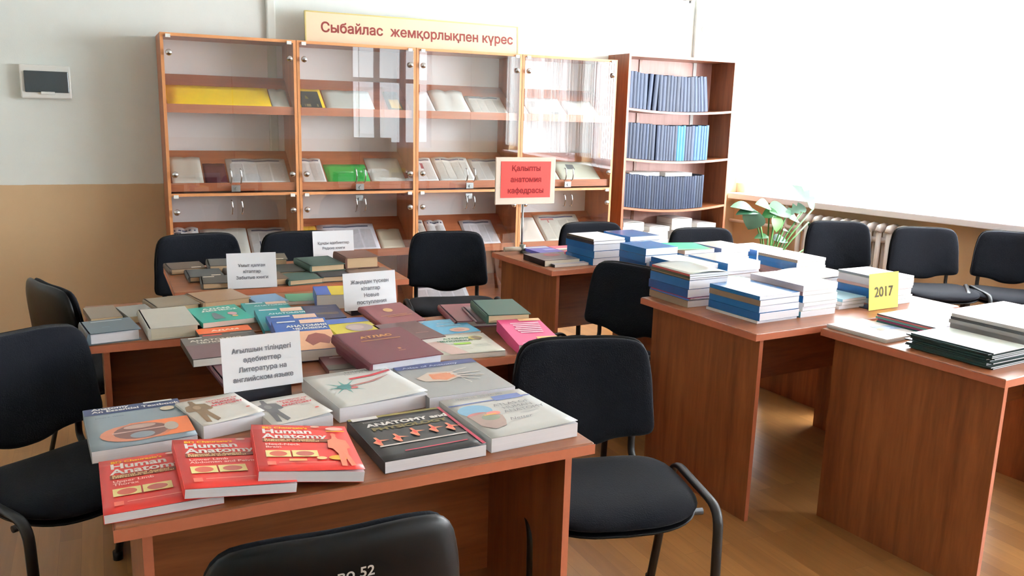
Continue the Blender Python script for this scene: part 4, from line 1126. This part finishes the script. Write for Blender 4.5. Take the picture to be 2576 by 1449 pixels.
# ================================================================== middle desks
GB = 'books on the middle desks'
bk_ = book
a = bk_('grey_hardback', 0.000, 2.978, TZ, 0.148, 0.17, 0.038, 9, (84, 100, 110), 'blue grey thick hardback at the left front corner of the wall side desk', PAGE_B, True, group=GB)
a.rect(0.18, 0.85, 0.82, 0.90, (186, 196, 200), 'title_line').rect(0.32, 0.35, 0.48, 0.42, (104, 122, 132), 'small_emblem')
bk_('brown_paperback', -0.020, 3.265, TZ, 0.10, 0.19, 0.020, 8, (132, 118, 102), 'thin taupe book at the back left of the wall side desk', PAGE_C, group=GB)
bk_('grey_paperback', 0.092, 3.235, TZ, 0.10, 0.18, 0.024, 12, (150, 152, 148), 'glossy grey book between taupe and pale hardbacks', PAGE_C, group=GB, rough=0.15)
bk_('pale_hardback', 0.180, 3.030, TZ, 0.150, 0.285, 0.040, 4, (188, 186, 176), 'large pale grey hardback beside the teal books', page_mat((206, 200, 180)), True, group=GB, rough=0.5)
bk_('olive_hardback', 0.215, 3.345, TZ, 0.15, 0.17, 0.026, 12, (132, 122, 104), 'olive brown hardback at the back of the wall side desk', PAGE_C, True, group=GB)
bk_('kraft_hardback', 0.385, 3.375, TZ, 0.175, 0.19, 0.030, 14, (150, 122, 94), 'kraft brown hardback bridging towards the old books desk', PAGE_T, True, group=GB)
bk_('light_blue_book', 0.345, 3.125, TZ, 0.15, 0.20, 0.020, 6, (92, 150, 196), 'light blue book under the teal body book', PAGE, group=GB)
a = bk_('teal_body_book', 0.348, 3.030, TZ + 0.0215, 0.170, 0.235, 0.018, 8, (34, 158, 142), 'teal picture book with white title and small figures', PAGE, group=GB)
a.text('\u0410\u0414\u0410\u041c', 0.55, 0.82, 0.026, WH, bold=.05, wid=1.2).text('\u0414\u0415\u041d\u0415\u0421\u0406', 0.56, 0.69, 0.026, WH, bold=.05, wid=1.2).poly([(0.36, 0.54), (0.42, 0.54), (0.47, 0.38), (0.50, 0.14), (0.28, 0.14), (0.31, 0.38)], (110, 120, 124), 'figure').ell(0.72, 0.40, 0.09, 0.10, (206, 160, 170), 'organ').ell(0.72, 0.24, 0.06, 0.05, (214, 176, 110), 'organ').rect(0.40, 0.945, 0.66, 0.955, (200, 230, 220), 'small_print')
a = bk_('orange_body_book', 0.345, 2.790, TZ, 0.170, 0.23, 0.020, 3, (78, 76, 76), 'dark book with orange title band under the grey book', PAGE, group=GB)
a.rect(0, 0.68, 1, 1, (226, 104, 52), 'title_band').text('\u0410\u0414\u0410\u041c', 0.52, 0.82, 0.024, (250, 226, 208), bold=.05, wid=1.2).rect(0.05, 0.40, 0.40, 0.62, (196, 62, 52), 'red_panel').rect(0.55, 0.56, 0.95, 0.60, (170, 170, 170), 'small_print')
a = bk_('grey_anatomy_book', 0.300, 2.590, 0.7715, 0.20, 0.25, 0.022, 3, (96, 92, 88), 'grey book with white Cyrillic anatomy title left of the large card', PAGE, group=GB)
a.text('\u0410\u041d\u0410\u0422\u041e\u041c\u0418\u042f', 0.10, 0.80, 0.024, (226, 222, 212), bold=.05, align='LEFT', wid=1.1).text('\u0427\u0415\u041b\u041e\u0412\u0415\u041a\u0410', 0.18, 0.69, 0.022, (226, 222, 212), bold=.05, align='LEFT', wid=1.1).rect(0.10, 0.92, 0.30, 0.955, (236, 236, 230), 'sticker').rect(0.0, 0.0, 1, 0.60, (110, 84, 88), 'lower_panel')
a = bk_('maroon_hardback', 0.362, 2.395, TZ, 0.20, 0.240, 0.0200, 5, (96, 58, 66), 'maroon hardback mostly hidden by the large white card', PAGE, True, group=GB)
a.rect(0.42, 0.86, 0.52, 0.885, (196, 160, 90), 'gold_mark')
for k, (yy, zz, rgb, lb) in enumerate(((3.130, 0.7505, (38, 146, 146), 'teal anatomy book topmost in the overlapping row, farthest from the viewer'), (2.900, 0.7530, (32, 138, 146), 'second teal anatomy book in the overlapping row'), (2.735, 0.7650, (42, 82, 150), 'first blue anatomy book in the overlapping row with a cream photo'))):
    a = bk_('anatomy_textbook', 0.532 + 0.012 * k, yy, zz + (0.014 if k else 0), 0.165, 0.235, 0.020, -1, rgb, lb, PAGE, group=GB, tilt=(5 if k else 0, 0))
    a.rect(0.52, 0.80, 0.98, 0.97, (226, 190, 168), 'photo').text('\u0410\u041d\u0410\u0422\u041e\u041c\u0418\u042f', 0.62, 0.72, 0.020, (214, 230, 232), bold=.05, wid=1.1).rect(0.08, 0.90, 0.46, 0.955, (214, 222, 228), 'small_print')
a = bk_('anatomy_textbook', 0.545, 2.575, 0.7765, 0.168, 0.235, 0.036, -2, (42, 82, 150), 'thick blue and peach anatomy book nearest in the overlapping row', PAGE, group=GB, tilt=(10, 0))
a.rect(0.50, 0.84, 0.96, 0.965, (226, 190, 168), 'photo').text('\u0410\u041d\u0410\u0422\u041e\u041c\u0418\u042f', 0.60, 0.76, 0.020, WH, bold=.05, wid=1.1).text('\u0427\u0415\u041b\u041e\u0412\u0415\u041a\u0410', 0.64, 0.67, 0.018, WH, bold=.05, wid=1.1).rect(0.08, 0.90, 0.42, 0.945, (214, 222, 228), 'small_print').rect(0.0, 0.0, 1, 0.58, (228, 176, 140), 'peach_panel').poly([(0.55, 0.45), (0.70, 0.50), (0.85, 0.44), (0.95, 0.30), (0.85, 0.14), (0.70, 0.20), (0.55, 0.12), (0.45, 0.28)], (130, 66, 58), 'muscle_picture')
bk_('pale_blue_book', 0.560, 3.315, TZ, 0.12, 0.15, 0.018, 10, (110, 150, 186), 'pale blue book behind the teal overlapping row', PAGE, group=GB)
bk_('green_booklet', 0.690, 3.315, TZ, 0.11, 0.14, 0.014, -6, (84, 152, 120), 'light green booklet behind the navy book', PAGE, group=GB)
a = bk_('navy_book', 0.700, 2.985, TZ, 0.125, 0.205, 0.028, -4, (54, 60, 92), 'navy book with gold lines left of the curved card', PAGE, True, group=GB)
a.rect(0.2, 0.80, 0.7, 0.815, (150, 150, 160), 'title_line').rect(0.25, 0.30, 0.9, 0.33, (186, 160, 96), 'gold_line').rect(0.25, 0.38, 0.9, 0.40, (186, 160, 96), 'gold_line')
a = bk_('yellow_brain_book', 0.735, 2.715, TZ, 0.150, 0.235, 0.034, 2, (196, 182, 52), 'yellow book with a grey brain on the cover', page_mat((206, 196, 150)), group=GB)
a.rect(0, 0.72, 1, 1, (70, 100, 170), 'blue_band').ell(0.62, 0.42, 0.30, 0.22, (166, 150, 150), 'brain').ell(0.55, 0.44, 0.18, 0.12, (186, 168, 166), 'brain_fold')
a = bk_('boxed_dictionary', 0.785, 3.215, TZ, 0.12, 0.17, 0.055, -8, (214, 190, 44), 'yellow and blue thick paperback behind the curved card', PAGE, group=GB, spine_rgb=(52, 84, 160))
a.rect(0, 0.0, 0.45, 1, (52, 84, 160), 'blue_half')
a = bk_('maroon_emblem_book', 0.905, 2.815, 0.775, 0.160, 0.185, 0.020, 10, (112, 46, 50), 'small maroon book with gold round emblem in front of the curved card', PAGE, True, group=GB, tilt=(8, 0))
a.ell(0.5, 0.68, 0.11, 0.10, (186, 146, 92), 'emblem').rect(0.18, 0.40, 0.82, 0.42, (170, 120, 80), 'title_line').rect(0.3, 0.33, 0.9, 0.35, (170, 120, 80), 'title_line')
a = bk_('brown_atlas', 0.893, 2.600, TZ, 0.155, 0.225, 0.034, 6, (84, 52, 54), 'dark brown hardback behind the big maroon atlas', PAGE, True, group=GB)
a.rect(0.55, 0.30, 0.85, 0.33, (150, 110, 100), 'title_line')
a = bk_('maroon_atlas', 0.742, 2.360, 0.768, 0.222, 0.285, 0.048, 7, (98, 42, 52), 'big maroon atlas with gold title in the centre of the desks', PAGE_B, True, group=GB, rough=0.45, tilt=(3, 0))
a.text('\u0410\u0422\u041b\u0410\u0421', 0.50, 0.78, 0.026, (196, 142, 78), bold=.05, wid=1.15).rect(0.22, 0.655, 0.80, 0.675, (176, 124, 74), 'gold_line').rect(0.56, 0.30, 0.60, 0.34, (186, 134, 84), 'small_mark').rect(0.53, 0.25, 0.63, 0.258, (186, 134, 84), 'small_line')
a = bk_('maroon_picture_book', 0.625, 2.395, TZ, 0.13, 0.17, 0.016, -2, (104, 60, 64), 'maroon picture book between the large card and the big atlas', PAGE, group=GB)
a.rect(0.3, 0.78, 1.0, 0.98, (186, 136, 120), 'picture').ell(0.60, 0.88, 0.2, 0.08, (110, 62, 56), 'picture').rect(0.2, 0.70, 0.55, 0.74, (220, 206, 200), 'title_line').rect(0.0, 0.0, 0.7, 0.28, (96, 92, 84), 'grey_panel')
a = bk_('sky_blue_book', 1.062, 2.668, TZ, 0.165, 0.195, 0.018, 0, (78, 172, 212), 'bright sky blue book with a pale organ picture', PAGE, group=GB, rough=0.25)
a.rect(0.35, 0.72, 0.75, 0.735, (190, 226, 238), 'small_print').rect(0.25, 0.55, 0.8, 0.575, (180, 220, 236), 'title_line').rect(0.25, 0.49, 0.8, 0.51, (180, 220, 236), 'title_line').ell(0.62, 0.20, 0.22, 0.14, (214, 176, 160), 'organ').ell(0.6, 0.18, 0.12, 0.07, (190, 140, 130), 'organ')
a = bk_('white_anatomy_booklet', 1.015, 2.450, TZ, 0.235, 0.235, 0.016, -6, (222, 226, 214), 'white anatomy booklet with green lettering right of the big atlas', PAGE, group=GB, curl=0.006)
a.poly([(0, 1), (0.2, 1), (0.24, 0.7), (0.40, 0.35), (0.5, 0.0), (0.25, 0.0), (0.1, 0.4)], (206, 178, 170), 'muscle_picture').text('\u0410\u041d\u0410\u0422\u041e\u041c\u0418\u042f', 0.20, 0.76, 0.022, (74, 116, 92), bold=.05, align='LEFT').text('\u0427\u0415\u041b\u041e\u0412\u0415\u041a\u0410', 0.22, 0.63, 0.022, (74, 116, 92), bold=.05, align='LEFT').rect(0.42, 0.44, 0.66, 0.53, (140, 184, 62), 'green_label').ell(0.80, 0.74, 0.10, 0.10, (190, 180, 90), 'emblem').poly([(0.74, 0.78), (0.82, 0.84), (0.90, 0.72), (0.84, 0.62), (0.78, 0.66)], (110, 96, 74), 'bird_picture')
for q in range(3): a.rect(0.66, 0.40 - 0.06 * q, 0.92, 0.41 - 0.06 * q, (170, 176, 166), 'text_line'); a.rect(0.42, 0.30 - 0.06 * q, 0.60, 0.308 - 0.06 * q, (140, 150, 140), 'text_line')
bk_('dark_green_hardback', 1.272, 2.690, 0.7860, 0.152, 0.235, 0.032, -10, (48, 82, 70), 'thick dark green hardback behind the pink book', PAGE_C, True, group=GB, rough=0.5)
bk_('grey_pink_hardback', 1.262, 2.735, 0.7765, 0.165, 0.225, 0.009, -10, (120, 96, 100), 'greyish pink hardback under the dark green one', PAGE_C, True, group=GB)
bk_('maroon_volume', 1.225, 2.815, TZ, 0.205, 0.265, 0.0255, -8, (118, 62, 70), 'maroon volume lowest of the pile at the back right of the middle desk', PAGE, True, group=GB)
a = bk_('pink_textbook', 1.262, 2.440, TZ, 0.150, 0.262, 0.040, -9, (206, 70, 122), 'bright pink textbook with white title at the right end of the middle desk', PAGE, group=GB, tilt=(4, 0))
for q in range(6): a.rect(0.22 + 0.03 * (q % 3), 0.80 - 0.075 * q, 0.90 - 0.02 * q, 0.845 - 0.075 * q, (236, 190, 206), 'title_line')
a.rect(0.48, 0.90, 1.0, 1.0, (232, 186, 140), 'orange_corner').rect(0.52, 0.06, 1.0, 0.26, (232, 186, 120), 'orange_label').rect(0.58, 0.17, 0.9, 0.185, (190, 120, 90), 'label_line').rect(0.10, 0.04, 0.40, 0.05, (240, 200, 214), 'small_print')

# ================================================================== far desk: old books
GD = 'old books on the far desk'
STK = (222, 212, 190)
def old(cx, cy, w, d, t, rot, rgb, label, z=TZ, pages=None, sticker=None):
    a = book('old_book', cx, cy, z, w, d, t, rot, tuple(int(q * 0.86) for q in rgb), label, pages or PAGE_T, True, group=GD, rough=0.6)
    if sticker: a.rect(sticker[0], sticker[1], sticker[0] + 0.28, sticker[1] + 0.09, STK, 'shelf_label')
    return a
old(0.330, 4.105, 0.150, 0.17, 0.026, 5, (104, 88, 74), 'brown old book at the far left corner of the far desk', sticker=(0.6, 0.05))
old(0.500, 4.090, 0.140, 0.18, 0.036, -3, (92, 90, 84), 'grey old book raised at the back of the far desk', sticker=(0.6, 0.02))
old(0.392, 3.905, 0.140, 0.18, 0.024, 0, (82, 84, 82), 'slate grey old book in the second row of the far desk', sticker=(0.65, 0.05))
old(0.445, 3.725, 0.165, 0.165, 0.026, -4, (84, 80, 72), 'dark grey old book with white label beside the card on the far desk', sticker=(0.04, 0.80))
old(0.560, 3.890, 0.150, 0.18, 0.026, 0, (96, 82, 72), 'brown old book directly behind the card on the far desk', sticker=(0.55, 0.05))
old(0.640, 3.720, 0.12, 0.16, 0.030, 4, (112, 90, 70), 'tan edged old book at right of the card on the far desk', sticker=None)
old(0.705, 4.095, 0.155, 0.17, 0.050, -6, (110, 98, 82), 'thick taupe old book at the back middle of the far desk', sticker=(0.62, 0.02))
old(0.735, 3.895, 0.150, 0.19, 0.028, 2, (66, 72, 66), 'dark green grey old book in the middle of the far desk')
old(0.900, 3.885, 0.160, 0.235, 0.026, 5, (64, 54, 46), 'dark brown old book under the green one on the far desk')
old(0.898, 3.880, 0.158, 0.230, 0.030, 6, (58, 86, 74), 'dark green old book with tan pages lying on another', z=TZ + 0.0265, sticker=None)
old(0.770, 3.705, 0.150, 0.16, 0.024, 8, (62, 92, 82), 'teal green old book at the front of the far desk')
old(0.915, 3.700, 0.13, 0.115, 0.026, 0, (48, 48, 54), 'black spined old book at the front of the far desk')
old(1.085, 3.715, 0.185, 0.165, 0.026, -2, (122, 98, 84), 'taupe old book at the right front corner of the far desk', sticker=(0.04, 0.86))
old(1.075, 3.905, 0.17, 0.19, 0.028, 0, (116, 94, 80), 'brown old book under the thick one on the far desk')
old(1.072, 3.880, 0.152, 0.195, 0.052, 2, (114, 74, 58), 'thick brown old book with tan pages on top of others', z=TZ + 0.0285)

# ================================================================== right desks: stacks
BL, BL2, BL3 = (30, 92, 148), (38, 104, 160), (26, 78, 132)
TAU, MAU, GRY = (140, 124, 104), (150, 122, 122), (196, 196, 200)
GS = 'book stacks on the right desks'
COLN = {BL: 'blue', BL2: 'blue', BL3: 'blue', TAU: 'taupe', MAU: 'mauve', GRY: 'pale grey'}
srnd = random.Random(5)
def stack(where, cx, cy, rot, w, d, layers, z=TZ, jit=0.005, pages=None):
    """layers from the bottom up: (thickness, cover, colour word, spine colour or None)"""
    n = len(layers)
    z = z
    for k, L in enumerate(layers):
        t, rgb, word = L[0], L[1], L[2]
        sp = L[3] if len(L) > 3 else None
        pos = 'bottom' if k == 0 else ('top' if k == n - 1 else ORD[n - 1 - k] + ' from top')
        lab = '%s volume, %s of the stack %s' % (word, pos, where)
        top_ = k == n - 1
        book('stacked_volume', cx + srnd.uniform(-jit, jit), cy + srnd.uniform(-jit, jit), z, w * srnd.uniform(0.97, 1.0), d * srnd.uniform(0.97, 1.0), t, rot + srnd.uniform(-1.2, 1.2), rgb, lab, pages or PAGE_B, group=GS, rough=0.18, spine_rgb=sp, wave=(L[4] if len(L) > 4 else 0.0))
        z += t + 0.0006 + (0 if top_ else 0)
    return z
WHI = (232, 232, 230)
stack('nearest the desk corner', 2.290, 2.520, 4, 0.215, 0.275, [(0.010, WHI, 'white'), (0.030, BL, 'blue'), (0.026, BL2, 'blue'), (0.022, (200, 200, 204), 'taupe spined', TAU), (0.016, BL2, 'glossy blue')])
stack('right of the glossy blue volume', 2.522, 2.545, 4, 0.195, 0.285, [(0.024, WHI, 'white', (80, 140, 150)), (0.018, WHI, 'white'), (0.014, WHI, 'white'), (0.028, WHI, 'white', BL), (0.016, WHI, 'white', MAU), (0.024, WHI, 'white covered', (200, 192, 198))])
stack('above the wedged black chair', 2.205, 2.818, 3, 0.205, 0.255, [(0.028, TAU, 'taupe'), (0.006, BL2, 'thin blue', (70, 120, 200)), (0.005, (150, 60, 90), 'thin crimson'), (0.034, BL3, 'dark blue'), (0.036, BL2, 'blue'), (0.007, TAU, 'thin tan'), (0.009, (70, 84, 70), 'thin dark green'), (0.008, (206, 214, 206), 'pale magazine', (176, 84, 84), 0.008)])
stack('left of the yellow card', 2.765, 2.560, 4, 0.150, 0.22, [(0.016, (206, 202, 196), 'cream'), (0.014, (206, 202, 196), 'cream'), (0.012, (130, 176, 190), 'pale teal')])
stack('behind the yellow card', 3.010, 2.560, 3, 0.195, 0.24, [(0.020, (190, 214, 220), 'pale teal'), (0.016, WHI, 'white', BL), (0.026, WHI, 'white', BL), (0.012, (200, 160, 150), 'rosy'), (0.030, WHI, 'white', (206, 200, 204)), (0.010, WHI, 'white covered', (110, 116, 120))])
stack('of pale green papers', 2.520, 2.835, 3, 0.20, 0.24, [(0.020, (206, 216, 206), 'pale green'), (0.018, (200, 212, 202), 'pale green'), (0.012, (190, 208, 196), 'pale green', None, 0.010)])
stack('with the purple spine', 2.935, 2.845, 3, 0.20, 0.24, [(0.024, BL, 'blue'), (0.014, WHI, 'white'), (0.020, WHI, 'white', (76, 68, 122)), (0.006, WHI, 'white paper', None, 0.006)])
stack('topped by sagging grey paper', 2.470, 3.20, 3, 0.185, 0.27, [(0.034, BL3, 'dark blue'), (0.036, BL, 'blue'), (0.022, (150, 156, 158), 'grey paper', BL, -0.006)])
stack('behind the pale green papers', 2.700, 3.19, 5, 0.215, 0.275, [(0.022, WHI, 'white'), (0.018, MAU, 'mauve'), (0.014, WHI, 'white'), (0.040, WHI, 'white covered', BL2)])
stack('with mauve spines, before the radiator', 3.105, 3.155, 3, 0.20, 0.26, [(0.018, WHI, 'white', MAU), (0.016, WHI, 'white', MAU), (0.024, WHI, 'white', BL), (0.020, WHI, 'white', BL), (0.014, WHI, 'white covered', TAU)])
stack('left of the green folder', 2.450, 3.463, 4, 0.20, 0.215, [(0.028, TAU, 'taupe'), (0.030, TAU, 'taupe', BL3), (0.034, BL, 'blue'), (0.034, BL2, 'blue')])
stack('under the green folder', 2.690, 3.470, 4, 0.20, 0.21, [(0.030, BL, 'blue'), (0.030, BL2, 'blue'), (0.026, BL, 'blue'), (0.020, (196, 160, 140), 'tan')])
a = book('green_folder', 2.675, 3.46, TZ + 0.1095, 0.18, 0.20, 0.005, -12, (40, 206, 124), 'bright green folder on top of the rear stacks', PAGE, group=GS, cat='folder')
stack('before the potted plant', 2.915, 3.480, 4, 0.20, 0.22, [(0.030, WHI, 'white', BL), (0.026, WHI, 'white', BL), (0.024, WHI, 'white', BL3), (0.026, WHI, 'white covered', (70, 86, 120))])
stack('at the rear right corner', 3.165, 3.495, 4, 0.195, 0.22, [(0.026, WHI, 'white', BL), (0.026, WHI, 'white', BL), (0.030, WHI, 'white covered', BL3)])
stack('beside the dark album', 2.335, 3.785, 5, 0.20, 0.25, [(0.036, BL, 'blue'), (0.036, BL2, 'blue'), (0.034, BL, 'blue'), (0.016, (60, 60, 66), 'dark'), (0.010, WHI, 'white paper', (90, 86, 76), -0.008)])
stack('left of the green folder, far side', 2.565, 3.800, 5, 0.20, 0.24, [(0.020, BL, 'blue'), (0.010, (196, 184, 150), 'cream'), (0.022, BL2, 'blue'), (0.030, TAU, 'taupe'), (0.028, BL3, 'dark blue'), (0.024, BL, 'blue')])

GG = 'magazines on the red sign desk'
a = book('violet_magazine', 2.168, 4.055, TZ, 0.150, 0.205, 0.026, 3, (78, 76, 160), 'violet blue magazine at the foot of the red sign rod', PAGE, group=GG, cat='magazine')
a.rect(0.0, 0.72, 0.95, 0.90, (196, 204, 210), 'white_band').rect(0.45, 0.30, 0.95, 0.5, (150, 150, 196), 'pale_panel')
a = book('pink_magazine', 2.325, 4.055, TZ, 0.13, 0.22, 0.022, 0, (206, 84, 104), 'pink and white magazine right of the violet one', PAGE, group=GG, cat='magazine')
a.rect(0, 0.40, 1, 0.62, (226, 226, 216), 'white_band').rect(0, 0.30, 1, 0.40, (64, 128, 92), 'green_band').ell(0.7, 0.16, 0.25, 0.12, (216, 90, 110), 'picture')
a = book('black_album', 2.090, 3.815, TZ, 0.205, 0.225, 0.030, 2, (74, 66, 68), 'dark album with a red picture on the red sign desk', page_mat((214, 206, 188)), group=GG, spine_rgb=(40, 36, 40), rough=0.3)
a.ell(0.62, 0.66, 0.25, 0.16, (140, 60, 66), 'picture').rect(0.02, 0.05, 0.98, 0.14, (160, 154, 152), 'pale_band')
a = book('grey_ring_binder', 2.128, 3.690, TZ, 0.20, 0.05, 0.014, 2, (170, 170, 178), 'narrow silver grey booklet in front of the dark album', PAGE, group=GG, spine_rgb=(60, 58, 64))

GF = 'magazines on the near right desk'
a = book('white_magazine', 2.528, 2.130, TZ, 0.205, 0.250, 0.006, 5, (214, 218, 212), 'lower white magazine at the far left corner of the near right desk', PAGE, group=GF, cat='magazine')
a = book('white_magazine', 2.526, 2.128, TZ + 0.0066, 0.203, 0.248, 0.007, 6, (226, 228, 228), 'upper white magazine with a blue picture on the near right desk', PAGE, group=GF, cat='magazine')
a.poly([(0.52, 0.60), (0.98, 0.52), (0.98, 0.30), (0.60, 0.40)], (132, 160, 196), 'picture').ell(0.56, 0.42, 0.09, 0.05, (226, 150, 96), 'picture')
stack('with coral and teal spines', 2.745, 2.105, 4, 0.185, 0.25, [(0.008, (90, 140, 130), 'teal'), (0.006, (60, 110, 104), 'dark teal'), (0.006, (150, 60, 100), 'magenta'), (0.007, (110, 160, 150), 'teal'), (0.006, (200, 100, 100), 'coral'), (0.005, (226, 226, 216), 'pale cover', (70, 66, 70))])
z = TZ
for k in range(12):
    t = 0.0040
    book('thin_journal', 2.585 + srnd.uniform(-.010, .006), 1.800 + srnd.uniform(-.012, .012), z, 0.20, 0.285, t, 5 + srnd.uniform(-1, 1), (30, 62, 60) if k < 11 else (206, 216, 210), '%s thin journal from the bottom in the dark green stack on the near right desk' % ORD[k] if k < 11 else 'white covered journal topping the dark green stack on the near right desk', PAGE_B, group='thin dark green journals', cat='journal', spine_rgb=(28, 58, 56))
    z += t + 0.0003
a = stack('of grey volumes, right frame edge', 2.835, 1.830, 5, 0.215, 0.30, [(0.012, (150, 176, 160), 'green grey', (120, 150, 132)), (0.012, (150, 176, 160), 'green grey', (124, 152, 136)), (0.016, (176, 178, 178), 'grey', (150, 150, 150)), (0.016, (190, 190, 190), 'grey', (162, 162, 162)), (0.014, WHI, 'white', (176, 176, 176)), (0.010, WHI, 'dark edged white', (66, 66, 70)), (0.012, WHI, 'white covered', (206, 206, 206))])
a = book('paper_sheaf', 3.06, 2.14, TZ, 0.21, 0.297, 0.012, 8, (228, 232, 232), 'sheaf of white paper behind the grey volumes', PAGE_B, group=GF, cat='paper')
a = book('white_folder', 3.10, 1.84, TZ, 0.22, 0.30, 0.085, 3, (232, 232, 230), 'white box file at the right frame edge behind the grey volumes', PAGE_B, group=GF, cat='folder')
